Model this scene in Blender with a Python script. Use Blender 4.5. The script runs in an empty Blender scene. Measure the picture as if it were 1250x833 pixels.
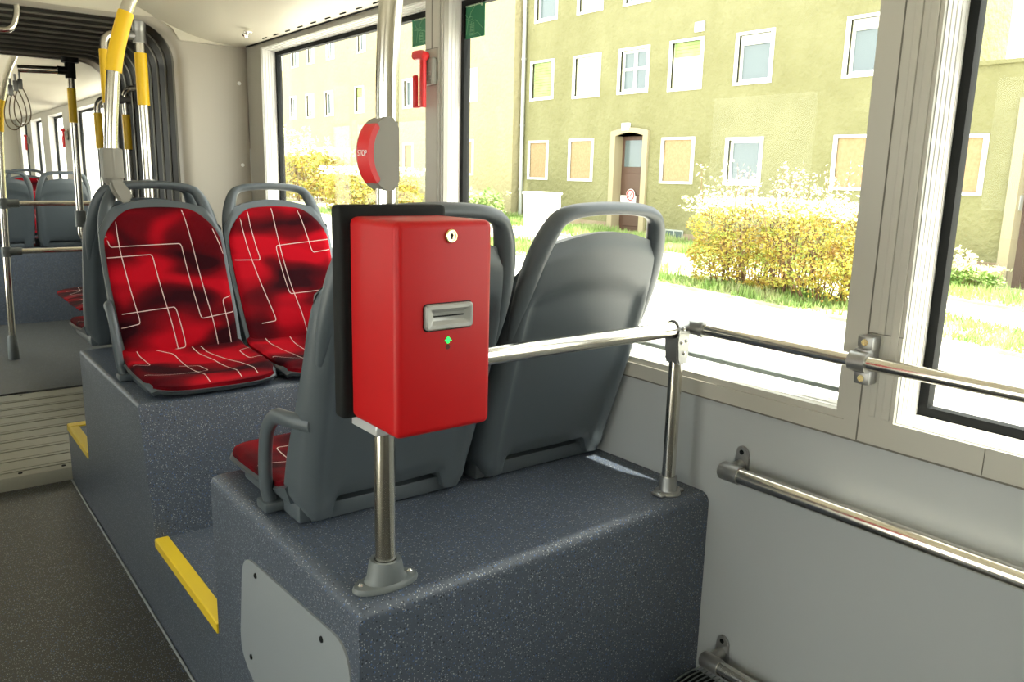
import bpy, bmesh, math, random
from mathutils import Vector, Matrix
random.seed(7)
C = bpy.context.scene.collection
SC = bpy.context.scene

# ------------------------------------------------------------------ camera
cam_d = bpy.data.cameras.new('camera')
cam_d.sensor_width = 36.0
cam_d.lens = 28.19
cam_d.clip_start = 0.02
cam_d.clip_end = 400
cam = bpy.data.objects.new('camera', cam_d)
C.objects.link(cam)
RIGHT = Vector((0.791856, -0.610264, 0.023276))
UP = Vector((0.105252, 0.173915, 0.979120))
FWD = Vector((0.601570, 0.772872, -0.201947))
cam.matrix_world = Matrix(((RIGHT[0], UP[0], -FWD[0], 0.0), (RIGHT[1], UP[1], -FWD[1], 0.0),
                           (RIGHT[2], UP[2], -FWD[2], 1.4), (0, 0, 0, 1)))
SC.camera = cam

# ------------------------------------------------------------------ light
SC.view_settings.view_transform = 'Standard'
SC.view_settings.look = 'None'
SC.view_settings.gamma = 1.0
SC.view_settings.use_curve_mapping = False
SC.view_settings.exposure = 0.0
w = bpy.data.worlds.new('sky'); SC.world = w; w.use_nodes = True
bg = w.node_tree.nodes['Background']
bg.inputs['Color'].default_value = (0.98, 1.0, 0.98, 1)
bg.inputs['Strength'].default_value = 5.0
sun_d = bpy.data.lights.new('sun', 'SUN'); sun_d.energy = 22.0; sun_d.angle = 0.009
sun_d.color = (1.0, 0.95, 0.84)
sun = bpy.data.objects.new('sun', sun_d); C.objects.link(sun)
SUN_TO = Vector((0.13, -0.42, 1.0)).normalized()
sun.rotation_euler = SUN_TO.to_track_quat('Z', 'Y').to_euler()
sun.location = (8, -10, 40)
SC.cycles.max_bounces = 10
SC.cycles.diffuse_bounces = 5
SC.cycles.transparent_max_bounces = 24
SC.cycles.sample_clamp_indirect = 4.0

# ------------------------------------------------------------------ materials
def mat(name, col, rough=0.5, metal=0.0, bump=None, spec=None, noise=None, coat=0.0):
    m = bpy.data.materials.new(name); m.use_nodes = True
    nt = m.node_tree; b = nt.nodes['Principled BSDF']
    b.inputs['Base Color'].default_value = (*col, 1)
    b.inputs['Roughness'].default_value = rough
    b.inputs['Metallic'].default_value = metal
    b.inputs['Coat Weight'].default_value = coat
    if spec is not None: b.inputs['Specular IOR Level'].default_value = spec
    tc = nt.nodes.new('ShaderNodeTexCoord')
    if bump:
        n = nt.nodes.new('ShaderNodeTexNoise'); n.inputs['Scale'].default_value = bump[0]; n.inputs['Detail'].default_value = 3
        bp = nt.nodes.new('ShaderNodeBump'); bp.inputs['Strength'].default_value = bump[1]; bp.inputs['Distance'].default_value = bump[2] if len(bump) > 2 else 0.002
        nt.links.new(tc.outputs['Object'], n.inputs['Vector']); nt.links.new(n.outputs['Fac'], bp.inputs['Height'])
        nt.links.new(bp.outputs['Normal'], b.inputs['Normal'])
    if noise:   # (scale, second colour)
        n = nt.nodes.new('ShaderNodeTexNoise'); n.inputs['Scale'].default_value = noise[0]; n.inputs['Detail'].default_value = 5
        mx = nt.nodes.new('ShaderNodeMix'); mx.data_type = 'RGBA'
        mx.inputs[6].default_value = (*col, 1); mx.inputs[7].default_value = (*noise[1], 1)
        rp = nt.nodes.new('ShaderNodeMapRange'); rp.inputs['From Min'].default_value = 0.38; rp.inputs['From Max'].default_value = 0.62
        nt.links.new(tc.outputs['Object'], n.inputs['Vector']); nt.links.new(n.outputs['Fac'], rp.inputs['Value'])
        nt.links.new(rp.outputs['Result'], mx.inputs[0]); nt.links.new(mx.outputs[2], b.inputs['Base Color'])
    return m

def mat_steel():
    m = mat('brushed_steel', (0.74, 0.71, 0.64), 0.17, 1.0)
    return m

def mat_speckle(name, base, c2, rough=0.42):
    """rubbery floor covering with small light, blue and black chips"""
    m = mat(name, base, rough); nt = m.node_tree; b = nt.nodes['Principled BSDF']; tc = nt.nodes['Texture Coordinate']
    n0 = nt.nodes.new('ShaderNodeTexNoise'); n0.inputs['Scale'].default_value = 160; n0.inputs['Detail'].default_value = 4
    nt.links.new(tc.outputs['Object'], n0.inputs['Vector'])
    mx0 = nt.nodes.new('ShaderNodeMix'); mx0.data_type = 'RGBA'; mx0.inputs[6].default_value = (*base, 1); mx0.inputs[7].default_value = (*c2, 1)
    nt.links.new(n0.outputs['Fac'], mx0.inputs[0])
    last = mx0.outputs[2]
    for sc_, th, col in ((170, 0.15, (0.26, 0.28, 0.31)), (150, 0.15, (0.02, 0.022, 0.03)), (160, 0.16, (0.07, 0.12, 0.25)), (230, 0.13, (0.44, 0.44, 0.42))):
        v = nt.nodes.new('ShaderNodeTexVoronoi'); v.inputs['Scale'].default_value = sc_
        nt.links.new(tc.outputs['Object'], v.inputs['Vector'])
        # only some of the cells carry a chip
        s = nt.nodes.new('ShaderNodeSeparateColor'); nt.links.new(v.outputs['Color'], s.inputs[0])
        g = nt.nodes.new('ShaderNodeMath'); g.operation = 'MULTIPLY'; g.inputs[1].default_value = th * 2.0
        nt.links.new(s.outputs[0], g.inputs[0])
        l = nt.nodes.new('ShaderNodeMath'); l.operation = 'LESS_THAN'
        nt.links.new(v.outputs['Distance'], l.inputs[0]); nt.links.new(g.outputs[0], l.inputs[1])
        mx = nt.nodes.new('ShaderNodeMix'); mx.data_type = 'RGBA'; mx.inputs[7].default_value = (*col, 1)
        nt.links.new(l.outputs[0], mx.inputs[0]); nt.links.new(last, mx.inputs[6]); last = mx.outputs[2]
    nt.links.new(last, b.inputs['Base Color'])
    return m

def mat_fabric(name, off):
    m = mat(name, (0.45, 0.01, 0.02), 0.85); nt = m.node_tree; b = nt.nodes['Principled BSDF']; tc = nt.nodes['Texture Coordinate']
    mp = nt.nodes.new('ShaderNodeMapping'); mp.inputs['Location'].default_value = off; mp.inputs['Scale'].default_value = (4.2, 8.0, 8.0); mp.inputs['Rotation'].default_value = (0, 0.6, 0.3)
    n = nt.nodes.new('ShaderNodeTexNoise'); n.inputs['Scale'].default_value = 1.0; n.inputs['Detail'].default_value = 0.6; n.inputs['Distortion'].default_value = 0.5
    nt.links.new(tc.outputs['Object'], mp.inputs['Vector']); nt.links.new(mp.outputs[0], n.inputs['Vector'])
    r = nt.nodes.new('ShaderNodeValToRGB'); e = r.color_ramp.elements
    e[0].position = 0.37; e[0].color = (0.020, 0.001, 0.003, 1); e[1].position = 0.64; e[1].color = (0.36, 0.002, 0.009, 1)
    x = e.new(0.50); x.color = (0.10, 0.001, 0.004, 1)
    nt.links.new(n.outputs['Fac'], r.inputs['Fac']); nt.links.new(r.outputs['Color'], b.inputs['Base Color'])
    n2 = nt.nodes.new('ShaderNodeTexNoise'); n2.inputs['Scale'].default_value = 900
    bp = nt.nodes.new('ShaderNodeBump'); bp.inputs['Strength'].default_value = 0.35; bp.inputs['Distance'].default_value = 0.001
    nt.links.new(tc.outputs['Object'], n2.inputs['Vector']); nt.links.new(n2.outputs['Fac'], bp.inputs['Height']); nt.links.new(bp.outputs['Normal'], b.inputs['Normal'])
    b.inputs['Specular IOR Level'].default_value = 0.08
    return m

def mat_glass():
    m = bpy.data.materials.new('clear_glass'); m.use_nodes = True; nt = m.node_tree; nt.nodes.clear()
    o = nt.nodes.new('ShaderNodeOutputMaterial'); t = nt.nodes.new('ShaderNodeBsdfTransparent'); g = nt.nodes.new('ShaderNodeBsdfGlossy')
    t.inputs['Color'].default_value = (0.97, 0.985, 0.965, 1); g.inputs['Roughness'].default_value = 0.02
    f = nt.nodes.new('ShaderNodeLayerWeight'); f.inputs['Blend'].default_value = 0.5
    pw = nt.nodes.new('ShaderNodeMath'); pw.operation = 'POWER'; pw.inputs[1].default_value = 4.0
    ma = nt.nodes.new('ShaderNodeMath'); ma.operation = 'MULTIPLY_ADD'; ma.inputs[1].default_value = 0.4; ma.inputs[2].default_value = 0.010
    mx = nt.nodes.new('ShaderNodeMixShader')
    nt.links.new(f.outputs['Facing'], pw.inputs[0]); nt.links.new(pw.outputs[0], ma.inputs[0]); nt.links.new(ma.outputs[0], mx.inputs[0])
    nt.links.new(t.outputs[0], mx.inputs[1]); nt.links.new(g.outputs[0], mx.inputs[2]); nt.links.new(mx.outputs[0], o.inputs[0])
    return m

def mat_emit(name, col, s):
    m = bpy.data.materials.new(name); m.use_nodes = True; b = m.node_tree.nodes['Principled BSDF']
    b.inputs['Base Color'].default_value = (*col, 1); b.inputs['Emission Color'].default_value = (*col, 1); b.inputs['Emission Strength'].default_value = s
    return m

def mat_leaf(name, a, b_, c, scale=6.0):
    m = mat(name, a, 0.6); nt = m.node_tree; b = nt.nodes['Principled BSDF']; tc = nt.nodes['Texture Coordinate']
    n = nt.nodes.new('ShaderNodeTexNoise'); n.inputs['Scale'].default_value = scale; n.inputs['Detail'].default_value = 4
    r = nt.nodes.new('ShaderNodeValToRGB'); e = r.color_ramp.elements
    e[0].position = 0.36; e[0].color = (*a, 1); e[1].position = 0.66; e[1].color = (*c, 1); x = e.new(0.5); x.color = (*b_, 1)
    nt.links.new(tc.outputs['Object'], n.inputs['Vector']); nt.links.new(n.outputs['Fac'], r.inputs['Fac']); nt.links.new(r.outputs['Color'], b.inputs['Base Color'])
    b.inputs['Subsurface Weight'].default_value = 0.0
    tr = nt.nodes.new('ShaderNodeBsdfTranslucent'); nt.links.new(r.outputs['Color'], tr.inputs['Color'])
    mx = nt.nodes.new('ShaderNodeMixShader'); mx.inputs[0].default_value = 0.4
    out = nt.nodes['Material Output']; nt.links.new(b.outputs[0], mx.inputs[1]); nt.links.new(tr.outputs[0], mx.inputs[2]); nt.links.new(mx.outputs[0], out.inputs[0])
    return m

def mat_stucco(name, col, c2, patches=()):
    m = mat(name, col, 0.9, bump=(7, 1.0, 0.06)); nt = m.node_tree; b = nt.nodes['Principled BSDF']; tc = nt.nodes['Texture Coordinate']
    n = nt.nodes.new('ShaderNodeTexNoise'); n.inputs['Scale'].default_value = 0.55; n.inputs['Detail'].default_value = 9; n.inputs['Roughness'].default_value = 0.72
    r = nt.nodes.new('ShaderNodeMapRange'); r.inputs['From Min'].default_value = 0.35; r.inputs['From Max'].default_value = 0.65
    mx = nt.nodes.new('ShaderNodeMix'); mx.data_type = 'RGBA'; mx.inputs[6].default_value = (*col, 1); mx.inputs[7].default_value = (*c2, 1)
    nt.links.new(tc.outputs['Object'], n.inputs['Vector']); nt.links.new(n.outputs['Fac'], r.inputs['Value']); nt.links.new(r.outputs[0], mx.inputs[0])
    last = mx.outputs[2]
    for (py, pz, ry, rz, pc) in patches:      # paler repaired render patches on the wall
        mp = nt.nodes.new('ShaderNodeMapping'); mp.vector_type = 'POINT'
        mp.inputs['Scale'].default_value = (0, 1 / ry, 1 / rz); mp.inputs['Location'].default_value = (0, -py / ry, -pz / rz)
        nt.links.new(tc.outputs['Object'], mp.inputs['Vector'])
        nd = nt.nodes.new('ShaderNodeTexNoise'); nd.inputs['Scale'].default_value = 1.5; nt.links.new(tc.outputs['Object'], nd.inputs['Vector'])
        ln = nt.nodes.new('ShaderNodeVectorMath'); ln.operation = 'LENGTH'; nt.links.new(mp.outputs[0], ln.inputs[0])
        ad = nt.nodes.new('ShaderNodeMath'); ad.operation = 'ADD'; nt.links.new(ln.outputs['Value'], ad.inputs[0]); nt.links.new(nd.outputs['Fac'], ad.inputs[1])
        mr = nt.nodes.new('ShaderNodeMapRange'); mr.inputs['From Min'].default_value = 1.25; mr.inputs['From Max'].default_value = 1.6; mr.inputs['To Min'].default_value = 0.8; mr.inputs['To Max'].default_value = 0
        nt.links.new(ad.outputs[0], mr.inputs['Value'])
        m2 = nt.nodes.new('ShaderNodeMix'); m2.data_type = 'RGBA'; m2.inputs[7].default_value = (*pc, 1)
        nt.links.new(mr.outputs[0], m2.inputs[0]); nt.links.new(last, m2.inputs[6]); last = m2.outputs[2]
    nt.links.new(last, b.inputs['Base Color'])
    return m

STEEL = mat_steel()
CAST = mat('cast_grey_metal', (0.33, 0.33, 0.32), 0.38, 0.8, bump=(300, 0.1))
CHROME = mat('polished_chrome', (0.85, 0.84, 0.80), 0.08, 1.0)
SEATGREY = mat('seat_plastic', (0.066, 0.080, 0.090), 0.40, bump=(900, 0.15, 0.0006))
FOOTGREY = mat('pole_socket_plastic', (0.13, 0.145, 0.145), 0.45)
PLGREY = mat('housing_plastic', (0.22, 0.21, 0.18), 0.5, bump=(700, 0.15, 0.0005))
WALLG = mat('wall_panel_grey', (0.37, 0.385, 0.385), 0.33, bump=(500, 0.06, 0.0006))
FRAMEG = mat('window_frame_grey', (0.40, 0.385, 0.335), 0.38)
REVEAL = mat('window_reveal_white', (0.72, 0.71, 0.68), 0.4)
CEIL = mat('ceiling_panel', (0.52, 0.49, 0.40), 0.45)
PARTI = mat('portal_panel_beige', (0.37, 0.34, 0.285), 0.5, bump=(600, 0.1, 0.0006))
BLACK = mat('black_rubber', (0.006, 0.007, 0.007), 0.7, spec=0.2)
BELLOW = mat('bellows_rubber', (0.026, 0.027, 0.023), 0.36, spec=0.7)
RED = mat('red_enamel', (0.41, 0.004, 0.006), 0.42, bump=(500, 0.08, 0.0006), spec=0.28)
REDPL = mat('red_plastic', (0.55, 0.012, 0.015), 0.4)
YEL = mat('yellow_sleeve', (0.80, 0.50, 0.01), 0.4)
YELN = mat('yellow_step_nosing', (0.72, 0.50, 0.02), 0.5, bump=(200, 0.2))
SPECK = mat_speckle('podium_speckled_covering', (0.053, 0.066, 0.090), (0.075, 0.091, 0.117))
AISLE = mat_speckle('aisle_speckled_covering', (0.025, 0.024, 0.018), (0.038, 0.036, 0.028), 0.38)
GREYFL = mat_speckle('rear_floor_covering', (0.050, 0.052, 0.048), (0.068, 0.070, 0.064), 0.5)
SLAT = mat('ribbed_aluminium', (0.33, 0.32, 0.26), 0.45, 0.3)
PANELG = mat('grey_access_panel', (0.24, 0.26, 0.27), 0.45)
LINE = mat('fabric_line', (0.62, 0.45, 0.42), 0.8)
FAB = [mat_fabric('red_fabric_a', (0.3, 0, 0.6)), mat_fabric('red_fabric_b', (3.1, 2, 1.7)), mat_fabric('red_fabric_c', (6.4, 4, 3.2))]
GLASS = mat_glass()
BRASS = mat('brass', (0.75, 0.62, 0.32), 0.25, 1.0)
SLOTG = mat('slot_grey_metal', (0.32, 0.32, 0.30), 0.4, 0.3)
GREENL = mat_emit('green_led', (0.02, 0.85, 0.12), 1.2)
SILVER = mat('silver_bracket', (0.6, 0.6, 0.6), 0.4, 0.5)
GREEN = mat('sticker_green', (0.005, 0.13, 0.055), 0.5)
STWHITE = mat('print_white', (0.62, 0.66, 0.50), 0.6)
STLINE = mat('print_pale_green', (0.16, 0.34, 0.19), 0.6)
WHITE = mat('white_paint', (0.80, 0.80, 0.78), 0.5)
CABLE = mat('strap_cable', (0.23, 0.17, 0.10), 0.5)

# ------------------------------------------------------------------ mesh helpers
def link(name, bm, m, parent=None, smooth=True, mats=None):
    me = bpy.data.meshes.new(name)
    bmesh.ops.recalc_face_normals(bm, faces=bm.faces)
    bm.to_mesh(me); bm.free()
    for q in (mats or [m]): me.materials.append(q)
    if smooth:
        me.polygons.foreach_set('use_smooth', [True] * len(me.polygons))
        me.set_sharp_from_angle(angle=math.radians(38))
    o = bpy.data.objects.new(name, me); C.objects.link(o)
    if parent is not None: o.parent = parent
    return o

def empty(name, loc=(0, 0, 0), rz=0.0):
    o = bpy.data.objects.new(name, None); o.empty_display_size = 0.05; C.objects.link(o)
    o.location = loc; o.rotation_euler = (0, 0, rz); return o

def tag(o, label, cat, group=None, kind=None):
    o['label'] = label
    if cat: o['category'] = cat
    if group: o['group'] = group
    if kind: o['kind'] = kind
    return o

def struct(o, label=None, cat=None):
    o['kind'] = 'structure'
    if label: o['label'] = label
    if cat: o['category'] = cat
    return o

def box(bm, a, b, bev=0.0, seg=2, mi=0):
    a, b = [min(p, q) for p, q in zip(a, b)], [max(p, q) for p, q in zip(a, b)]
    r = bmesh.ops.create_cube(bm, size=1.0)
    vs = r['verts']
    for v in vs:
        for k in range(3): v.co[k] = a[k] + (v.co[k] + 0.5) * (b[k] - a[k])
    fs = set(f for v in vs for f in v.link_faces)
    for f in fs: f.material_index = mi
    if bev > 0:
        es = list(set(e for v in vs for e in v.link_edges))
        rr = bmesh.ops.bevel(bm, geom=es, offset=bev, segments=seg, affect='EDGES', profile=0.5)
        for f in rr['faces']: f.material_index = mi
    return vs

def smooth_path(pts, n=8):
    """Catmull-Rom through the points"""
    P = [Vector(p) for p in pts]
    if len(P) < 3: return P
    P = [P[0] * 2 - P[1]] + P + [P[-1] * 2 - P[-2]]
    out = []
    for i in range(1, len(P) - 2):
        for k in range(n):
            t = k / n
            out.append(0.5 * ((2 * P[i]) + (P[i + 1] - P[i - 1]) * t + (2 * P[i - 1] - 5 * P[i] + 4 * P[i + 1] - P[i + 2]) * t * t
                              + (3 * P[i] - P[i - 1] - 3 * P[i + 1] + P[i + 2]) * t ** 3))
    out.append(P[-2]); return out

def fillet(pts, r, n=7):
    """polyline with rounded corners"""
    P = [Vector(p) for p in pts]; out = [P[0]]
    for i in range(1, len(P) - 1):
        a, b, c = P[i - 1], P[i], P[i + 1]
        rr = min(r, (a - b).length * 0.49, (c - b).length * 0.49)
        p0 = b + (a - b).normalized() * rr; p1 = b + (c - b).normalized() * rr
        for k in range(n + 1):
            t = k / n
            out.append(p0 * (1 - t) ** 2 + b * 2 * t * (1 - t) + p1 * t * t)
    out.append(P[-1]); return out

def tube(bm, pts, r, seg=16, r2=None, up=None, closed=False, caps=True, mi=0):
    """sweep an ellipse (r sideways, r2 along 'up') along the points; r may be a list"""
    P = [Vector(p) for p in pts]; n = len(P); rings = []
    ref = None
    for i, p in enumerate(P):
        if closed: t = (P[(i + 1) % n] - P[i - 1]).normalized()
        else: t = (P[min(i + 1, n - 1)] - P[max(i - 1, 0)]).normalized()
        if up is not None: u = Vector(up)
        else:
            if ref is None: ref = Vector((0, 0, 1)) if abs(t.z) < 0.9 else Vector((1, 0, 0))
            u = ref
        u = (u - t * u.dot(t)).normalized(); ref = u
        s = t.cross(u).normalized()
        ra = r[i] if isinstance(r, (list, tuple)) else r
        rb = (r2[i] if isinstance(r2, (list, tuple)) else r2) if r2 is not None else ra
        rings.append([bm.verts.new(p + s * ra * math.cos(2 * math.pi * k / seg) + u * rb * math.sin(2 * math.pi * k / seg)) for k in range(seg)])
    m = n if closed else n - 1
    for i in range(m):
        A, B = rings[i], rings[(i + 1) % n]
        for k in range(seg):
            f = bm.faces.new((A[k], A[(k + 1) % seg], B[(k + 1) % seg], B[k])); f.material_index = mi
    if caps and not closed:
        for R_ in (rings[0], list(reversed(rings[-1]))):
            f = bm.faces.new(R_); f.material_index = mi

def lathe(bm, prof, c, axis='z', seg=28, mi=0):
    """prof: list of (radius, height) along the axis from c"""
    c = Vector(c); rings = []
    for r, h in prof:
        ring = []
        for k in range(seg):
            a = 2 * math.pi * k / seg; x, y = r * math.cos(a), r * math.sin(a)
            d = {'z': (x, y, h), 'y': (x, h, y), 'x': (h, x, y)}[axis]
            ring.append(bm.verts.new(c + Vector(d)))
        rings.append(ring)
    for A, B in zip(rings, rings[1:]):
        for k in range(seg): bm.faces.new((A[k], A[(k + 1) % seg], B[(k + 1) % seg], B[k])).material_index = mi
    bm.faces.new(rings[0]).material_index = mi; bm.faces.new(rings[-1]).material_index = mi

def prism(bm, poly, axis, a, b, bev=0.0, mi=0):
    """extrude a 2D polygon along an axis. poly gives the two other coordinates in xyz order"""
    def P(u, v, t): return {'x': (t, u, v), 'y': (u, t, v), 'z': (u, v, t)}[axis]
    A = [bm.verts.new(P(u, v, a)) for u, v in poly]; B = [bm.verts.new(P(u, v, b)) for u, v in poly]
    fs = [bm.faces.new(A), bm.faces.new(list(reversed(B)))]
    n = len(poly)
    for i in range(n): fs.append(bm.faces.new((A[i], B[i], B[(i + 1) % n], A[(i + 1) % n])))
    for f in fs: f.material_index = mi
    if bev:
        es = list(set(e for f in fs for e in f.edges if e.is_valid))
        bmesh.ops.bevel(bm, geom=es, offset=bev, segments=2, affect='EDGES')

def grid_solid(bm, F, G, nu, nv, mi=0):
    """closed solid between surface F(u,v) (front) and G(u,v) (back), u,v in 0..1"""
    a = [[bm.verts.new(F(i / nu, j / nv)) for j in range(nv + 1)] for i in range(nu + 1)]
    b = [[bm.verts.new(G(i / nu, j / nv)) for j in range(nv + 1)] for i in range(nu + 1)]
    for i in range(nu):
        for j in range(nv):
            bm.faces.new((a[i][j], a[i + 1][j], a[i + 1][j + 1], a[i][j + 1])).material_index = mi
            bm.faces.new((b[i][j], b[i][j + 1], b[i + 1][j + 1], b[i + 1][j])).material_index = mi
    for j in range(nv):
        bm.faces.new((a[0][j], a[0][j + 1], b[0][j + 1], b[0][j])).material_index = mi
        bm.faces.new((a[nu][j], b[nu][j], b[nu][j + 1], a[nu][j + 1])).material_index = mi
    for i in range(nu):
        bm.faces.new((a[i][0], b[i][0], b[i + 1][0], a[i + 1][0])).material_index = mi
        bm.faces.new((a[i][nv], a[i + 1][nv], b[i + 1][nv], b[i][nv])).material_index = mi

def holed_wall(bm, x0, x1, ylo, yhi, zlo, zhi, holes, mi=0):
    """slab between x0 and x1 in the y-z plane with rectangular holes (y0,y1,z0,z1)"""
    ys = sorted(set([ylo, yhi] + [h[k] for h in holes for k in (0, 1)])); zs = sorted(set([zlo, zhi] + [h[k] for h in holes for k in (2, 3)]))
    ys = [y for y in ys if ylo <= y <= yhi]; zs = [z for z in zs if zlo <= z <= zhi]
    V = {}
    def vert(x, y, z):
        k = (round(x, 5), round(y, 5), round(z, 5))
        if k not in V: V[k] = bm.verts.new((x, y, z))
        return V[k]
    def solid(i, j):
        if i < 0 or j < 0 or i >= len(ys) - 1 or j >= len(zs) - 1: return False
        cy, cz = (ys[i] + ys[i + 1]) / 2, (zs[j] + zs[j + 1]) / 2
        return not any(h[0] < cy < h[1] and h[2] < cz < h[3] for h in holes)
    for i in range(len(ys) - 1):
        for j in range(len(zs) - 1):
            if not solid(i, j): continue
            a, b, c, d = ys[i], ys[i + 1], zs[j], zs[j + 1]
            for x in (x0, x1): bm.faces.new((vert(x, a, c), vert(x, b, c), vert(x, b, d), vert(x, a, d)))
            if not solid(i - 1, j): bm.faces.new((vert(x0, a, c), vert(x1, a, c), vert(x1, a, d), vert(x0, a, d)))
            if not solid(i + 1, j): bm.faces.new((vert(x0, b, c), vert(x1, b, c), vert(x1, b, d), vert(x0, b, d)))
            if not solid(i, j - 1): bm.faces.new((vert(x0, a, c), vert(x1, a, c), vert(x1, b, c), vert(x0, b, c)))
            if not solid(i, j + 1): bm.faces.new((vert(x0, a, d), vert(x1, a, d), vert(x1, b, d), vert(x0, b, d)))

def text_mesh(name, body, size, m, parent, mtx, depth=0.0003):
    cu = bpy.data.curves.new(name, 'FONT'); cu.body = body; cu.size = size; cu.extrude = depth; cu.align_x = 'CENTER'; cu.align_y = 'CENTER'
    t = bpy.data.objects.new(name, cu); C.objects.link(t)
    dg = bpy.context.evaluated_depsgraph_get(); me = bpy.data.meshes.new_from_object(t.evaluated_get(dg))
    bpy.data.objects.remove(t); bpy.data.curves.remove(cu)
    me.materials.clear(); me.materials.append(m)
    o = bpy.data.objects.new(name, me); C.objects.link(o); o.parent = parent; o.matrix_local = mtx
    return o

def copy_tree(o, parent=None):
    c = o.copy(); C.objects.link(c); c.parent = parent
    for ch in [k for k in o.children]: copy_tree(ch, c)
    return c

# ================================================================== THE SETTING
XW = 1.443; XL = -1.10; XG = 1.510
WIN_R = [(-0.95, 0.690, 0.966, 1.944), (0.787, 2.236, 0.950, 1.944), (2.335, 3.770, 0.950, 1.944)]
FAR_R = [(6.10, 8.50, 0.95, 1.90), (8.98, 9.85, 0.95, 1.90), (10.28, 11.06, 0.95, 1.90), (11.40, 12.0, 0.95, 1.90)]

bm = bmesh.new(); holed_wall(bm, XW, 1.535, -1.7, 4.0, 0, 2.2, WIN_R)
struct(link('wall_right', bm, WALLG, smooth=False))
bm = bmesh.new(); holed_wall(bm, XW, 1.535, 5.4, 12.3, 0, 2.2, FAR_R)
struct(link('wall_right_rear', bm, FRAMEG, smooth=False))
LW = [(-1.5, 0.3, 0.95, 1.93), (0.75, 1.75, 0.30, 1.93), (2.6, 3.4, 1.0, 1.93), (5.9, 7.4, 0.3, 1.93), (7.6, 9.1, 0.95, 1.93), (9.3, 11.8, 0.95, 1.93)]  # unseen left openings, put in and sized for the daylight they admit
bm = bmesh.new(); holed_wall(bm, XL - 0.09, XL, -1.7, 4.0, 0, 2.2, LW[:3])
struct(link('wall_left', bm, FRAMEG, smooth=False))
bm = bmesh.new(); holed_wall(bm, XL - 0.09, XL, 5.4, 12.3, 0, 2.2, LW[3:])
struct(link('wall_left_rear', bm, FRAMEG, smooth=False))
bm = bmesh.new(); box(bm, (XL - 0.09, -1.8, 0), (1.535, -1.7, 2.2)); struct(link('wall_back', bm, FRAMEG, smooth=False))
bm = bmesh.new(); box(bm, (XL - 0.09, 12.3, 0), (1.535, 12.4, 2.2))
for x in (0.75, 0.9, 1.2): box(bm, (x, 12.285, 0.1), (x + 0.01, 12.3, 1.9))
struct(link('wall_front', bm, CEIL, smooth=False))

# plates that cover the window frames on the right wall
bm = bmesh.new()
holed_wall(bm, 1.4355, XW, -1.7, 3.95, 0.915, 1.965, WIN_R)
box(bm, (1.4335, 0.530, 0.919), (1.4356, 0.690, 0.966)); box(bm, (1.4335, 0.690, 0.919), (1.4356, 0.747, 1.128))     # corner piece of the near window
box(bm, (1.4335, 2.262, 0.92), (1.4356, 2.30, 1.79))
for y0, y1, d in ((0.697, 0.712, 0.004), (0.725, 0.738, 0.003), (2.246, 2.258, 0.003)):
    box(bm, (1.4355 - d, y0, 0.97), (1.436, y1, 1.95), 0.001, 1)
struct(link('trim_1', bm, FRAMEG, smooth=False))
bm = bmesh.new()
for y in (0.757, 2.296): box(bm, (1.4343, y - 0.0012, 0.917), (1.4362, y + 0.0012, 1.95))
box(bm, (1.4343, 0.529, 0.917), (1.4362, 0.5305, 0.966))
box(bm, (1.434, -1.6, 0.9125), (XW, 3.9, 0.9155)); box(bm, (1.4325, 0.69, 1.1275), (1.436, 0.755, 1.1288)); box(bm, (1.4325, 2.25, 1.79), (1.436, 2.335, 1.7912))
box(bm, (1.436, 3.935, 0.7), (1.4432, 3.948, 1.95))
struct(link('trim_2', bm, mat('seam_rubber', (0.13, 0.12, 0.10), 0.7), smooth=False))

def window(n, h, rec=0.0, far=False):
    t = struct(empty('window_%d' % n, (XG, (h[0] + h[1]) / 2, h[2])))
    off = Vector((-XG, -(h[0] + h[1]) / 2, -h[2]))
    def ring(bm, xa, xb, a, b):
        holed_wall(bm, xa, xb, h[0] + a, h[1] - a, h[2] + a, h[3] - a, [(h[0] + b, h[1] - b, h[2] + b, h[3] - b)])
    bm = bmesh.new()
    for k in range(5): ring(bm, XW + 0.001 + rec + 0.0125 * k * (1 - rec * 8), XG + 0.02, 0.0005, 0.002 + 0.0022 * k)
    o = link('frame', bm, REVEAL, t, smooth=False); o.data.transform(Matrix.Translation(off))
    bm = bmesh.new()
    if n == 2: holed_wall(bm, XG - 0.010, XG + 0.014, h[0] + 0.01, h[1] - 0.01, h[2] + 0.002, h[3] - 0.01, [(h[0] + 0.012, h[1] - 0.028, h[2] + 0.006, h[3] - 0.028)])
    else: ring(bm, XG - 0.010, XG + 0.014, 0.010, 0.028)
    o = link('gasket', bm, BLACK, t, smooth=False); o.data.transform(Matrix.Translation(off))
    bm = bmesh.new(); box(bm, (XG - 0.002, h[0] + 0.012, h[2] + 0.012), (XG + 0.003, h[1] - 0.012, h[3] - 0.012))
    o = link('pane', bm, GLASS, t, smooth=False); o.data.transform(Matrix.Translation(off))
    return t, off
for i, h in enumerate(WIN_R):
    t, off = window(i + 1, h)
    if i == 1:      # the middle window has a slim inner sash and a drip bar along its foot
        bm = bmesh.new()
        holed_wall(bm, 1.440, 1.458, h[0], h[1], h[2], h[3], [(h[0] + 0.019, h[1] - 0.004, h[2] + 0.014, h[3] - 0.01)])
        o = link('inner_sash', bm, FRAMEG, t, smooth=False); o.data.transform(Matrix.Translation(off))
        bm = bmesh.new(); box(bm, (1.515, h[0] + 0.03, h[2] + 0.028), (1.53, h[1] - 0.03, h[2] + 0.040), 0.002, 1)
        o = link('drip_bar', bm, FOOTGREY, t); o.data.transform(Matrix.Translation(off))
for i, h in enumerate(FAR_R): window(i + 4, h)

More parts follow.
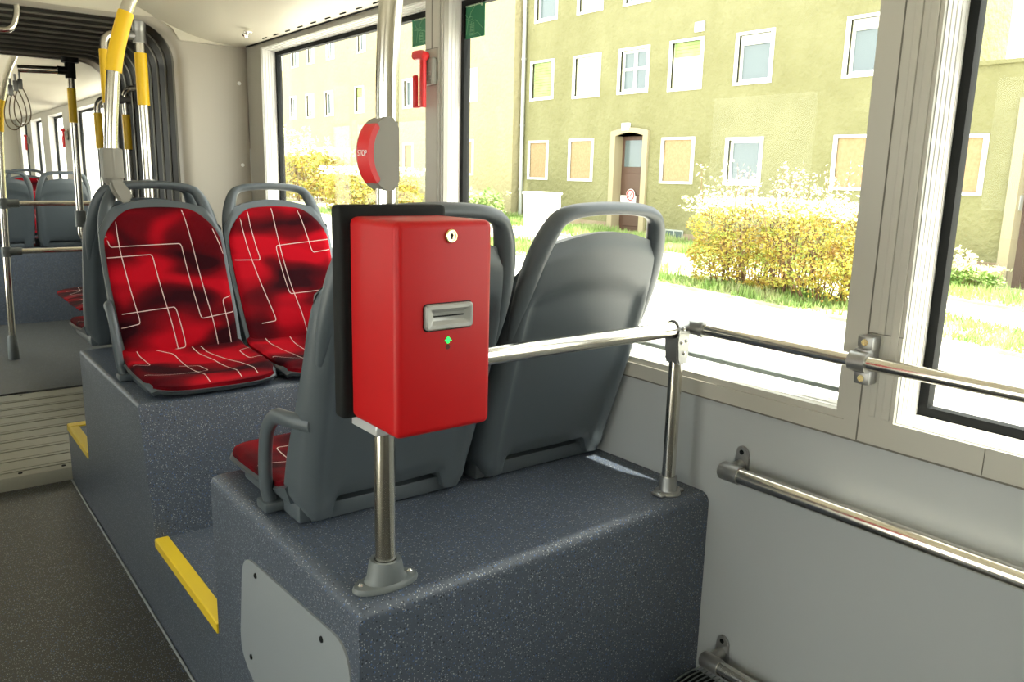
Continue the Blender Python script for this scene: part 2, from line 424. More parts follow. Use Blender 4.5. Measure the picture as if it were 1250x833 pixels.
# window panes of the left wall
for i, h in enumerate(LW):
    t = struct(empty('window_%d' % (i + 8), (XL - 0.05, (h[0] + h[1]) / 2, h[2])))
    bm = bmesh.new(); holed_wall(bm, XL - 0.06, XL - 0.03, h[0], h[1], h[2], h[3], [(h[0] + .03, h[1] - .03, h[2] + .03, h[3] - .03)])
    o = link('gasket', bm, BLACK, t, smooth=False); o.data.transform(Matrix.Translation((-XL + 0.05, -(h[0] + h[1]) / 2, -h[2])))
    bm = bmesh.new(); box(bm, (XL - 0.05, h[0] + .02, h[2] + .02), (XL - 0.045, h[1] - .02, h[3] - .02))
    o = link('pane', bm, GLASS, t, smooth=False); o.data.transform(Matrix.Translation((-XL + 0.05, -(h[0] + h[1]) / 2, -h[2])))

# ceiling: a cove that drops towards the windows
def cove(x1, x0):
    r = [(x1, 1.952), (x1 - 0.10, 1.956), (x1 - 0.20, 1.966), (x1 - 0.30, 1.990), (x1 - 0.40, 2.030), (x1 - 0.50, 2.075), (x1 - 0.60, 2.110), (x1 - 0.72, 2.128), (x1 - 0.9, 2.132)]
    l = [(x0 + (x1 - a), b) for a, b in reversed(r)]
    low = smooth_path([Vector((a, 0, b)) for a, b in r + l], 4)
    return [(p.x, p.z) for p in low] + [(x0, 2.2), (x1, 2.2)]
bm = bmesh.new(); prism(bm, cove(XW, XL), 'y', -1.7, 3.95)
ceil = struct(link('ceiling', bm, CEIL)); ceil.location.z = 0.010
bm = bmesh.new()
for k in range(22): box(bm, (1.386, 0.9 + k * 0.127, 1.9505), (1.390, 0.945 + k * 0.127, 1.960))
box(bm, (1.415, -1.5, 1.9475), (1.419, 3.9, 1.958))
link('slot_row', bm, BLACK, ceil, smooth=False)
bm = bmesh.new(); prism(bm, cove(XW, XL), 'y', 5.4, 12.3); struct(link('ceiling_rear', bm, CEIL))

# floors
bm = bmesh.new(); box(bm, (XL, -1.7, -0.06), (XW, 3.93, 0)); struct(link('floor', bm, AISLE, smooth=False))
bm = bmesh.new(); box(bm, (XL, 5.42, -0.06), (XW, 12.3, 0.07)); struct(link('floor_rear', bm, GREYFL, smooth=False))
bm = bmesh.new(); box(bm, (XL, 3.93, -0.06), (XW, 5.42, 0.06), 0.006)
for k in range(9): box(bm, (XL + 0.02, 3.99 + k * 0.155, 0.06), (XW, 4.00 + k * 0.155, 0.0645), 0.0015, 1)
for k in range(9): box(bm, (XL + 0.02, 4.03 + k * 0.155, 0.06), (XW, 4.033 + k * 0.155, 0.062))
fg = struct(link('floor_gangway', bm, SLAT))
bm = bmesh.new()
for x in (0.35, 0.52, 0.2, 0.0): 
    for y in (3.965, 5.38): lathe(bm, [(0.009, 0), (0.008, 0.003), (0.003, 0.003)], (x, y, 0.060), seg=12)
link('screw_row', bm, BLACK, fg)
bm = bmesh.new(); tube(bm, [(0.5405, -1.2, 0.003), (0.5405, 3.92, 0.003)], 0.004, 8); struct(link('baseboard_right', bm, PANELG))

# the gangway: portal panel and bellows
def portal_path(xl, xr, zt, r=0.17, n=10, z0=0.0):
    P = []
    P.append((xr, z0)); P.append((xr + 0.012, 0.9)); P.append((xr + 0.012, zt - r))
    for k in range(1, n + 1):
        a = math.pi / 2 * k / n; P.append((xr + 0.012 - r + r * math.cos(a), zt - r + r * math.sin(a)))
    for k in range(0, n + 1):
        a = math.pi / 2 + math.pi / 2 * k / n; P.append((xl - 0.012 + r + r * math.cos(a), zt - r + r * math.sin(a)))
    P += [(xl - 0.012, 0.9), (xl, z0)]
    return P
def normals(P):
    N = []
    for i in range(len(P)):
        a = Vector(P[max(i - 1, 0)]); b = Vector(P[min(i + 1, len(P) - 1)]); t = (b - a).normalized(); N.append(Vector((t.y, -t.x)))
    return N
def portal_panel(name, m, y, yb, zt, sgn):
    P = portal_path(-0.78, 1.112, zt); N = normals(P)
    bm = bmesh.new(); rings = []
    r = 0.045
    prof = [(0.0, yb), (0.0, y + sgn * r)] + [(r - r * math.cos(a), y + sgn * (r - r * math.sin(a))) for a in [math.pi / 2 * k / 6 for k in range(1, 7)]]
    for d, yy in prof: rings.append([bm.verts.new((p[0] + n.x * d, yy, max(0, p[1] + n.y * d))) for p, n in zip(P, N)])
    out = []
    for p in P:      # project outwards onto the car's outline
        cx, cz = 0.17, 1.0; dx, dz = p[0] - cx, p[1] - cz
        tx = ((1.443 - cx) / dx if dx > 0 else (XL - cx) / dx) if abs(dx) > 1e-6 else 9e9
        tz = (2.14 - cz) / dz if dz > 1e-6 else 9e9
        t = min(tx, tz); out.append(bm.verts.new((cx + dx * t, y, max(0, cz + dz * t) if p[1] > 0.01 else 0)))
    rings.append(out)
    for A, B in zip(rings, rings[1:]):
        for i in range(len(P) - 1): bm.faces.new((A[i], A[i + 1], B[i + 1], B[i]))
    return struct(link(name, bm, m))
portal_panel('wall_portal', PARTI, 3.95, 4.03, 2.04, 1)
bm = bmesh.new(); box(bm, (XL - .09, 3.951, 2.10), (1.535, 4.03, 2.2)); box(bm, (1.36, 3.956, 1.5), (1.535, 4.03, 2.2)); box(bm, (XL - .09, 3.956, 1.5), (-1.02, 4.03, 2.2)); struct(link('trim_3', bm, PARTI, smooth=False))
bm = bmesh.new()
prism(bm, [(1.443, 1.962), (1.443, 2.15), (XL, 2.15), (XL, 1.962), (-0.80, 1.962), (-0.775, 2.0), (-0.70, 2.052), (1.03, 2.052), (1.100, 2.010), (1.125, 1.962)], 'y', 3.925, 3.951, 0.003)
struct(link('trim_5', bm, CEIL))
portal_panel('wall_portal_rear', PARTI, 5.42, 5.36, 1.985, -1)
bm = bmesh.new(); box(bm, (XL - .09, 5.36, 2.0), (1.535, 5.415, 2.2)); box(bm, (1.3, 5.36, 0.07), (1.535, 5.415, 2.2)); box(bm, (XL - .09, 5.36, 0.07), (-0.95, 5.415, 2.2)); struct(link('trim_4', bm, PARTI, smooth=False))
bm = bmesh.new(); nf = 10; rings = []
for k in range(nf * 12 + 1):
    t = k / (nf * 12); y = 4.03 + t * 1.33; zt = 2.055 - 0.055 * t
    ph = 2 * math.pi * nf * t; d = 0.040 - 0.034 * math.sin(ph) * (1 if math.sin(ph) > 0 else 1.0) + 0.008 * math.sin(3 * ph)
    P = portal_path(-0.79, 1.122, zt); N = normals(P)
    rings.append([bm.verts.new((p[0] + n.x * d, y, p[1] + n.y * d if p[1] > 0.01 else 0.0)) for p, n in zip(P, N)])
for A, B in zip(rings, rings[1:]):
    for i in range(len(A) - 1): bm.faces.new((A[i], A[i + 1], B[i + 1], B[i]))
bel = tag(link('gangway_bellows', bm, BELLOW), 'black ribbed rubber bellows lining the gangway between the two cars', 'bellows')
RIB = mat('bellows_clamp_strip', (0.16, 0.155, 0.13), 0.35, 0.4)
for k in range(nf):
    t = (k + 0.25) / nf; y = 4.03 + t * 1.33; zt = 2.055 - 0.055 * t; P = portal_path(-0.79, 1.122, zt); N = normals(P)
    bm = bmesh.new(); tube(bm, [(p[0] - n.x * 0.004, y, max(0.07, p[1] - n.y * 0.004)) for p, n in zip(P, N)], 0.0065, 8); c = link('clamp_ring', bm, RIB, bel)

# ================================================================== PODIUMS
def podium(name, poly, x0, x1, label, bev=0.028):
    """poly: y,z outline; corners with z above 0.3 are rounded, and so is the top edge along the aisle"""
    out = []
    n = len(poly); zt = max(z for y, z in poly)
    for i, (y, z) in enumerate(poly):
        if z < zt - 0.01: out.append((y, z)); continue
        a = Vector(poly[i - 1]); b = Vector((y, z)); c = Vector(poly[(i + 1) % n])
        p0 = b + (a - b).normalized() * bev; p1 = b + (c - b).normalized() * bev
        for k in range(7):
            t = k / 6; q = p0 * (1 - t) ** 2 + b * 2 * t * (1 - t) + p1 * t * t; out.append((q.x, q.y))
    bm = bmesh.new(); rings = []
    for k in range(7):
        a = math.pi / 2 * k / 6; dx = bev * (1 - math.cos(a)); dz = bev * (1 - math.sin(a))
        rings.append([bm.verts.new((x0 + dx, y, min(z, zt - dz))) for y, z in out])
    rings.append([bm.verts.new((x1, y, z)) for y, z in out]); m = len(out)
    for A, B in zip(rings, rings[1:]):
        for i in range(m): bm.faces.new((A[i], B[i], B[(i + 1) % m], A[(i + 1) % m]))
    bm.faces.new(rings[0]); bm.faces.new(list(reversed(rings[-1])))
    return tag(link(name, bm, SPECK), label, 'podium')
X0 = 0.546
near = podium('seat_podium', [(1.095, 0), (1.86, 0), (1.86, 0.69), (1.095, 0.69)], X0, XW - 0.001, 'speckled blue-grey seat podium under the two grey seat backs, with a grey access panel')
bm = bmesh.new()
pp = fillet([(1.40, 0.20, 0), (1.09, 0.20, 0), (1.13, 0.612, 0), (1.645, 0.572, 0), (1.69, 0.31, 0), (1.40, 0.20, 0)], 0.06, 6)
poly = [(p.x, p.y) for p in pp[:-1]]
prism(bm, [(a, b) for a, b in poly], 'x', X0 - 0.004, X0 + 0.001, 0)
ap = link('access_panel', bm, PANELG, near, smooth=False)
for y, z in ((1.565, 0.553), (1.235, 0.572), (1.615, 0.335), (1.235, 0.27)):
    bm = bmesh.new(); lathe(bm, [(0.0065, 0.0), (0.0055, -0.0025), (0.003, -0.003), (0.0028, -0.001)], (X0 - 0.004, y, z), 'x', 12)
    link('screw', bm, BLACK, ap)
farp = podium('seat_podium', [(2.44, 0), (3.47, 0), (3.47, 0.69), (2.55, 0.69), (2.44, 0.29)], X0, XW - 0.001, 'speckled blue-grey seat podium under the red fabric seats, with a slanted front', 0.014)
podium('seat_podium', [(7.84, 0.07), (10.6, 0.07), (10.6, 0.69), (7.84, 0.69)], 0.52, XW - 0.001, 'plain blue-grey seat podium at the far end beyond the gangway')
def step(y0, y1, z, label, endcap=False):
    bm = bmesh.new(); box(bm, (X0, y0, 0), (XW - 0.002, y1, z))
    t = tag(link('footwell_step', bm, SPECK, smooth=False), label, 'step')
    bm = bmesh.new(); poly = [(X0 - 0.004, z - 0.022), (X0 - 0.004, z + 0.003), (X0, z + 0.005), (X0 + 0.034, z + 0.004), (X0 + 0.037, z + 0.0005), (X0 + 0.0005, z + 0.0005), (X0 + 0.0005, z - 0.022)]
    prism(bm, poly, 'y', y0, y1)
    if endcap: box(bm, (X0, y1 - 0.05, z), (XW - 0.01, y1 + 0.003, z + 0.006))
    n = link('nosing', bm, YELN, t, smooth=False); n['label'] = 'yellow edge strip'
step(1.861, 2.439, 0.29, 'grey footwell step with a yellow edge between the facing seats')
step(3.471, 3.925, 0.26, 'small step with a yellow corner edge beside the gangway floor', True)

# ================================================================== SEATS
def yb(z):
    s = z - 0.06; k = 0.02
    return -0.325 * (s if s > k else (0 if s < -k else (s + k) ** 2 / (4 * k)))
WK = [(-0.02, .180), (0.0, .190), (.05, .205), (.15, .212), (.30, .216), (.42, .217), (.50, .211), (.56, .196), (.60, .174), (.66, .13)]
def wz(z):
    for (a, p), (b, q) in zip(WK, WK[1:]):
        if z <= b:
            t = max(0, (z - a) / (b - a)); return p + (q - p) * t
    return WK[-1][1]
def sst(a, b, x):
    t = min(1, max(0, (x - a) / (b - a))); return t * t * (3 - 2 * t)
def thick(z):
    return 0.040 + 0.050 * (1 - sst(0.02, 0.42, z))
def wsm(z):      # smoothed width
    return (wz(z - 0.02) + wz(z) * 2 + wz(z + 0.02)) / 4
def back_zrange(u):
    a = abs(u)
    zb = 0.058 - 0.044 * sst(0.58, 0.72, a) + 0.045 * sst(0.88, 1.0, a) ** 2
    zt = 0.594 - 0.040 * a ** 2 - 0.060 * sst(0.84, 1.0, a)
    return zb, zt
def back_rear(i, j):
    u = -1 + 2 * i; zb, zt = back_zrange(u); z = zb + (zt - zb) * j; a = abs(u)
    x = wsm(z) * u
    y = yb(z) + 0.012 * u * u
    y += 0.030 * max(0, (a - 0.80) / 0.20) ** 2.2
    inn = (1 - sst(0.70, 0.86, a)) * (1 - sst(0.455, 0.50, z + 0.055 * u * u)) * sst(0.0, 0.05, z + 0.02)
    y += 0.020 * inn - 0.010 * inn * (1 - sst(0.05, 0.5, z))
    y += 0.012 * sst(0.92, 1.0, j) + 0.010 * (1 - sst(0.0, 0.05, j))
    return Vector((x, y, z))
def back_front(i, j):
    u = -1 + 2 * i; zb, zt = back_zrange(u); z = zb + (zt - zb) * j; a = abs(u)
    y = yb(z) + thick(z) + 0.020 * u * u - 0.006 * max(0, (a - 0.9) / 0.1) ** 2 - 0.008 * sst(0.93, 1.0, j)
    return Vector((wsm(z) * u, y, z))
def pad_pt(u, v, lift=0.0):
    """front of the back cushion; u -1..1, v 0..1 upwards"""
    a = abs(u); zt = 0.568 - 0.020 * a ** 2 - 0.085 * max(0, (a - 0.45) / 0.55) ** 2.6
    z = 0.062 + (zt - 0.062) * v
    x = (wsm(z) - 0.014) * u
    y = yb(z) + thick(z) + 0.020 * u * u + 0.012 - 0.010 * max(0, (a - 0.9) / 0.1) ** 2 - 0.009 * max(0, (v - 0.94) / 0.06) ** 2
    y += 0.016 * math.exp(-((z - 0.16) / 0.09) ** 2) * (1 - a * a)
    return Vector((x, y + lift, z))
def cus_pt(u, s, lift=0.0):
    """top of the seat cushion; u -1..1, s 0 (back) .. 1 (front)"""
    a = abs(u); yf = 0.505 - 0.055 * a ** 4.5
    y = 0.075 + (yf - 0.075) * s
    x = (0.206 + 0.006 * math.sin(math.pi * s)) * u * (1 - 0.06 * sst(0.85, 1.0, s) * a ** 3)
    z = 0.072 - 0.018 * math.sin(math.pi * min(1, s * 1.15)) * (1 - a * a) - 0.014 * s + 0.012 * a ** 2 * (1 - s * 0.6) - 0.016 * sst(0.84, 1.0, s) - 0.010 * max(0, (a - 0.92) / 0.08) ** 2 + 0.016 * (1 - sst(0, 0.16, s))
    return Vector((x, y, z + lift))

def ribbon(bm, pts2, S, rr=0.05, wd=0.0013, mi=1):
    """a thin woven line following surface S(u,v): list of 2D points, corners rounded"""
    P = fillet([(a, b, 0) for a, b in pts2], rr, 6)
    Q = []
    for a, b in zip(P, P[1:]):
        n = max(1, int((b - a).length / 0.04))
        for k in range(n): Q.append(a.lerp(b, k / n))
    Q.append(P[-1]); W = [S(q.x, q.y) for q in Q]; prev = None
    for i, p in enumerate(W):
        t = (W[min(i + 1, len(W) - 1)] - W[max(i - 1, 0)]).normalized()
        q = Q[i]; nrm = (S(q.x + 0.01, q.y) - S(q.x - 0.01, q.y)).cross(S(q.x, q.y + 0.01) - S(q.x, q.y - 0.01)).normalized()
        if nrm.dot(Vector((0, 1, 0.6))) < 0: nrm = -nrm
        s = t.cross(nrm).normalized() * wd; o = nrm * 0.0007
        cur = (bm.verts.new(p + s + o), bm.verts.new(p - s + o))
        if prev: bm.faces.new((prev[0], cur[0], cur[1], prev[1])).material_index = mi
        prev = cur

# line drawings, u -1..1 as seen from the front (positive to the viewer's left), v 0 bottom..1 top
PAT_BACK = {
 0: [[(0.82, 0.96), (0.66, 0.22), (0.98, 0.20)], [(0.99, 0.86), (0.93, 0.73), (-0.28, 0.74), (-0.38, 0.22), (-0.99, 0.25)],
     [(0.99, 0.66), (0.24, 0.67), (0.10, -0.0)], [(0.93, 0.29), (0.02, 0.31), (-0.04, 0.04), (0.55, 0.01)],
     [(-0.42, 0.98), (-0.62, 0.02)], [(-0.88, 0.84), (-0.99, 0.66)], [(-0.97, 0.36), (-0.82, 0.34), (-0.86, 0.02)]],
 1: [[(0.78, 0.93), (0.42, 0.16), (0.72, 0.15)], [(0.62, 0.97), (0.45, 0.60), (0.96, 0.61)], [(0.08, 0.99), (-0.05, 0.4), (-0.18, 0.03)],
     [(-0.50, 0.97), (-0.62, 0.64), (-0.97, 0.66)], [(-0.98, 0.74), (0.10, 0.70), (0.02, 0.34), (-0.98, 0.36)]],
 2: [[(0.7, 0.95), (0.6, 0.45), (0.0, 0.45), (-0.05, 0.8), (-0.95, 0.8)], [(0.3, 0.98), (0.25, 0.02)], [(-0.5, 0.95), (-0.5, 0.2), (0.95, 0.2)]],
}
PAT_SEAT = {
 0: [[(0.78, 0.02), (0.70, 0.40), (0.97, 0.46)], [(0.60, 0.03), (0.20, 0.12), (0.16, 0.97)], [(0.96, 0.80), (-0.02, 0.66), (0.0, 0.45), (0.30, 0.42)],
     [(-0.10, 0.0), (-0.30, 0.35), (-0.34, 0.97)], [(-0.24, 0.0), (-0.42, 0.30), (-0.58, 0.60), (-0.62, 0.95)], [(-0.97, 0.62), (-0.76, 0.55), (-0.78, 0.28), (-0.95, 0.30)]],
 1: [[(0.70, 0.0), (0.5, 0.5), (0.55, 0.96)], [(0.2, 0.02), (0.15, 0.55), (-0.95, 0.6)], [(-0.4, 0.0), (-0.35, 0.96)], [(0.97, 0.7), (0.3, 0.72), (-0.1, 0.97)]],
 2: [[(0.97, 0.3), (0.2, 0.34), (0.1, 0.97)], [(-0.6, 0.0), (-0.55, 0.7), (0.97, 0.72)], [(0.5, 0.02), (0.52, 0.97)], [(-0.97, 0.45), (-0.2, 0.45), (-0.2, 0.96)], [(0.97, 0.86), (0.6, 0.82), (0.55, 0.55), (0.97, 0.5)]],
}

def make_seat(label, loc, rz, pat, arm=0, group='fixed passenger seats with red fabric and grey shells', pole=None):
    t = tag(empty('passenger_seat', loc, rz), label, 'seat', group)
    # moulded shell with its grab-handle hoop
    bm = bmesh.new(); grid_solid(bm, back_front, back_rear, 46, 44)
    OUT = [(.205, .36), (.211, .42), (.211, .47), (.206, .52), (.195, .565), (.177, .606), (.151, .637), (.112, .651), (.06, .656), (0, .6575)]
    RAD = [.010, .018, .023, .0245, .0235, .0205, .0165, .0140, .0128, .0125]
    DEP = [.008, .014, .018, .0205, .0215, .0215, .021, .021, .021, .021]
    half = []
    for i, (ox, oz) in enumerate(OUT):
        p0 = Vector(OUT[max(i - 1, 0)]); p1 = Vector(OUT[i + 1]) if i + 1 < len(OUT) else Vector((-OUT[i - 1][0], OUT[i - 1][1])); tt = (p1 - p0).normalized()
        nn = Vector((-tt.y, tt.x)); nn = -nn if nn.x * ox + nn.y * 0.3 > 0 else nn
        half.append(Vector((ox + nn.x * RAD[i], RAD[i], oz + nn.y * RAD[i] + 0.0)))
    dep = DEP + DEP[-2::-1]
    ctrl = half + [Vector((-v.x, v.y, v.z)) for v in reversed(half[:-1])]
    dense = smooth_path(ctrl, 5); dpt = [v.y for v in smooth_path([Vector((k, d, 0)) for k, d in enumerate(dep)], 5)]
    rs = [v.y for v in dense]; hp = [Vector((v.x, yb(v.z) + 0.026, v.z)) for v in dense]
    tube(bm, hp, rs, 16, r2=dpt, up=(0, 1, 0.33))
    link('back_shell', bm, SEATGREY, t)
    bm = bmesh.new()
    grid_solid(bm, lambda i, j: pad_pt(-1 + 2 * i, j), lambda i, j: pad_pt((-1 + 2 * i), j, -0.015) , 36, 30)
    def flat(u, v):      # straight lines in front view: v is height, not distance along the arch
        u = max(-0.985, min(0.985, u)); a = abs(u); zt = 0.568 - 0.020 * a ** 2 - 0.085 * max(0, (a - 0.45) / 0.55) ** 2.6
        return pad_pt(u, max(0.0, min(0.985, v * 0.506 / (zt - 0.062))))
    for ln in PAT_BACK[pat]: ribbon(bm, ln, flat, 0.04)
    o = link('back_cushion', bm, None, t, mats=[FAB[pat], LINE])
    bm = bmesh.new()
    grid_solid(bm, lambda i, j: cus_pt(-1 + 2 * i, j), lambda i, j: cus_pt((-1 + 2 * i), j, -0.016), 36, 30)
    for ln in PAT_SEAT[pat]: ribbon(bm, ln, lambda u, v: cus_pt(max(-0.99, min(0.99, u)), max(0, min(0.99, v))))
    link('seat_cushion', bm, None, t, mats=[FAB[pat], LINE])
    def pan_t(i, j):
        p = cus_pt(-1 + 2 * i, j); k = 1.035; return Vector((p.x * k, 0.06 + (p.y - 0.06) * 1.012, p.z - 0.014))
    def pan_b(i, j):
        p = pan_t(i, j); e = max(abs(-1 + 2 * i), abs(-1 + 2 * j)); return Vector((p.x * 0.95, p.y - 0.018 * j, min(p.z - 0.012 - 0.004, 0.030 if e < 0.9 else 0.040) - 0.0))
    bm = bmesh.new(); grid_solid(bm, pan_t, pan_b, 30, 24)
    link('seat_pan', bm, SEATGREY, t)
    bm = bmesh.new(); box(bm, (-0.17, 0.045, 0.001), (0.17, 0.38, 0.036), 0.004)
    for s in (-1, 1): box(bm, (s * 0.155, 0.05, 0.001), (s * 0.195, 0.37, 0.040), 0.006)
    link('mounting_bracket', bm, SEATGREY, t)
    if arm:
        s = arm
        pts = smooth_path([(s * .196, yb(.235) + 0.03, .235), (s * .222, .020, .238), (s * .228, .070, .232), (s * .229, .115, .195), (s * .228, .138, .13), (s * .224, .150, .06), (s * .214, .155, .018)], 6)
        bm = bmesh.new(); tube(bm, pts, 0.0135, 14, r2=0.0165, up=(0, 0.6, 0.8) if False else None)
        box(bm, (s * 0.185, 0.13, 0.004), (s * 0.235, 0.185, 0.026), 0.006)
        link('armrest', bm, SEATGREY, t)
    return t
ZB = 0.692
make_seat('grey seat back directly behind the red ticket machine, aisle-side seat with an armrest loop', (0.795, 1.41, ZB), 0, 2, arm=-1)
make_seat('grey seat back by the window behind the steel handrail, with an open grab handle', (1.232, 1.41, ZB), 0, 1)
make_seat('red patterned aisle seat with an armrest, seen whole from the front', (0.795, 3.03, ZB - 0.002), math.pi, 0, arm=1)
make_seat('red patterned window-side seat partly hidden by the grey seat back in front', (1.230, 3.03, ZB - 0.002), math.pi, 1)
make_seat('aisle seat facing the gangway behind the front red seat, only its red cushion tip showing', (0.790, 3.45, ZB), 0, 2, arm=0)

# ================================================================== TICKET MACHINE AND ITS POLE
def at(o, bm_name, bm, m, parent, **k):
    """link a part whose mesh was made in world coordinates under a parent that stands at parent.location"""
    q = link(bm_name, bm, m, parent, **k)
    L = parent.matrix_basis.inverted(); q.data.transform(L); return q
def part(name, bm, m, parent, **k): return at(None, name, bm, m, parent, **k)
def subpart(name, bm, m, parent, root, **k):
    q = link(name, bm, m, parent, **k); q.data.transform(root.matrix_basis.inverted()); return q

pole = tag(empty('grab_pole', (0.628, 1.152, 0.69)), 'steel grab pole that carries the red ticket machine, standing in an oval grey socket', 'pole')
bm = bmesh.new()
tube(bm, smooth_path([(0.628, 1.152, 0.70), (0.628, 1.152, 0.90), (0.629, 1.152, 1.05), (0.634, 1.152, 1.25), (0.638, 1.152, 1.42), (0.640, 1.152, 1.56), (0.650, 1.152, 1.68), (0.680, 1.152, 1.80), (0.735, 1.152, 1.93), (0.80, 1.152, 2.04), (0.835, 1.152, 2.105)], 8), 0.0182, 28)
part('tube', bm, STEEL, pole)
bm = bmesh.new()
for k in range(1): 
    ring = []
    prof = [(0.062, 0.031, 0.0), (0.063, 0.032, 0.004), (0.060, 0.030, 0.010), (0.040, 0.0285, 0.012), (0.034, 0.030, 0.018), (0.030, 0.029, 0.040), (0.0265, 0.0265, 0.050), (0.0200, 0.0200, 0.050), (0.0190, 0.0190, 0.040)]
    for rx, ry, h in prof:
        ring.append([bm.verts.new((0.628 + rx * math.cos(2 * math.pi * q / 36), 1.152 + ry * math.sin(2 * math.pi * q / 36), 0.6905 + h)) for q in range(36)])
    for A, B in zip(ring, ring[1:]):
        for q in range(36): bm.faces.new((A[q], A[(q + 1) % 36], B[(q + 1) % 36], B[q]))
    bm.faces.new(ring[0])
sk = part('socket', bm, FOOTGREY, pole)
for sx in (-1, 1):
    bm = bmesh.new(); lathe(bm, [(0.0058, 0.0), (0.0056, 0.003), (0.0035, 0.0045), (0.003, 0.002)], (0.628 + sx * 0.048, 1.152, 0.7005), seg=14)
    subpart('screw', bm, CHROME, sk, pole)

tm = tag(empty('ticket_machine', (0.624, 1.02, 1.026)), 'red box-shaped ticket machine with a grey slot, brass lock and green light', 'ticket machine')
bm = bmesh.new(); box(bm, (0.5405, 0.955, 1.026), (0.7045, 1.098, 1.336), 0.011, 4); part('housing', bm, RED, tm)
bm = bmesh.new(); box(bm, (0.527, 1.0985, 1.022), (0.716, 1.130, 1.352), 0.008, 3); part('back_plate', bm, BLACK, tm)
bm = bmesh.new(); box(bm, (0.556, 1.045, 1.004), (0.625, 1.128, 1.0255), 0.002, 1); part('lower_bracket', bm, SILVER, tm)
bm = bmesh.new(); lathe(bm, [(0.0098, 0.0), (0.0098, -0.003), (0.0085, -0.0045), (0.0068, -0.0045), (0.0064, -0.0035), (0.0058, -0.0035)], (0.629, 0.9552, 1.3145), 'y', 32)
lk = part('lock', bm, BRASS, tm)
bm = bmesh.new(); box(bm, (0.6280, 0.9508, 1.3105), (0.6300, 0.9518, 1.3185)); lathe(bm, [(0.0022, 0.0), (0.0022, -0.0012)], (0.629, 0.9518, 1.3155), 'y', 14)
subpart('keyhole', bm, BLACK, lk, tm)
# slot bezel: a raised frame that slopes in to the slit
bm = bmesh.new()
def rrect(cx, cz, hx, hz, r, n=5):
    P = []
    for sx, sz, a0 in ((1, 1, 0), (-1, 1, 90), (-1, -1, 180), (1, -1, 270)):
        for k in range(n + 1):
            a = math.radians(a0 + 90 * k / n); P.append((cx + sx * (hx - r) + r * math.cos(a), cz + sz * (hz - r) + r * math.sin(a)))
    return P
rings = []
for hx, hz, r, y in ((0.0405, 0.0185, 0.006, 0.9553), (0.0405, 0.0185, 0.006, 0.9505), (0.0385, 0.0165, 0.005, 0.9485), (0.0335, 0.0115, 0.003, 0.9485), (0.0270, 0.0060, 0.001, 0.9535)):
    rings.append([bm.verts.new((x, y, z)) for x, z in rrect(0.6255, 1.2005, hx, hz, r)])
for A, B in zip(rings, rings[1:]):
    m_ = len(A)
    for q in range(m_): bm.faces.new((A[q], A[(q + 1) % m_], B[(q + 1) % m_], B[q]))
bm.faces.new(rings[-1])
bz = part('slot_bezel', bm, SLOTG, tm)
bm = bmesh.new(); box(bm, (0.600, 0.9526, 1.2002), (0.651, 0.9537, 1.2022)); subpart('ticket_slit', bm, BLACK, bz, tm)
bm = bmesh.new(); prism(bm, rrect(0.6255, 1.2000, 0.0422, 0.0202, 0.007), 'y', 0.9546, 0.9552); part('bezel_seal', bm, BLACK, tm, smooth=False)
bm = bmesh.new(); prism(bm, [(0.6195, 1.1635), (0.6315, 1.1635), (0.6255, 1.1705)], 'y', 0.9530, 0.9552); lathe(bm, [(0.0028, 0), (0.0024, -0.0015), (0.001, -0.002)], (0.6255, 0.9552, 1.1622), 'y', 14)
part('green_light', bm, GREENL, tm)
bm = bmesh.new(); lathe(bm, [(0.0042, 0), (0.0038, -0.0006), (0.001, -0.0006)], (0.6255, 0.9553, 1.1545), 'y', 14); part('sensor', bm, mat('dark_red_lens', (0.08, 0.004, 0.004), 0.3), tm)

# stop button clamped to the pole
sb = tag(empty('stop_button', (0.628, 1.125, 1.43)), 'half-round grey stop button with a red lettered rim above the ticket machine', 'stop button')
def halfdisc(bm, grow, y0, y1, a0=90, a1=270, inner=None):
    P = []
    cx, cz = 0.637, 1.4285; rx, rz = 0.040 + grow, 0.0570 + grow
    n = 28
    for k in range(n + 1):
        a = math.radians(a0 + (a1 - a0) * k / n); P.append((cx - 0.004 + rx * math.cos(a), cz + rz * math.sin(a)))
    if inner is None: P += [(cx + 0.008, cz - rz + 0.003), (cx + 0.012, cz - rz + 0.012), (cx + 0.012, cz + rz - 0.012), (cx + 0.008, cz + rz - 0.003)]
    else:
        for k in range(n + 1):
            a = math.radians(a1 + (a0 - a1) * k / n); P.append((cx - 0.004 + (rx - inner) * math.cos(a), cz + (rz - inner) * math.sin(a)))
    prism(bm, P, 'y', y0, y1, 0.0055 if inner is None else 0.0015)
bm = bmesh.new(); halfdisc(bm, 0, 1.128, 1.171); part('housing', bm, PLGREY, sb)
bm = bmesh.new(); halfdisc(bm, 0.0018, 1.1265, 1.165, 128, 232, 0.009); rim = part('red_rim', bm, REDPL, sb)
tx = text_mesh('lettering', 'STOP', 0.0125, WHITE, rim, Matrix.Translation(Vector((0.5907 - 0.628, 1.146 - 1.125, 1.4285 - 1.43))) @ Matrix.Rotation(math.radians(-90), 4, 'Z') @ Matrix.Rotation(math.radians(90), 4, 'X'))

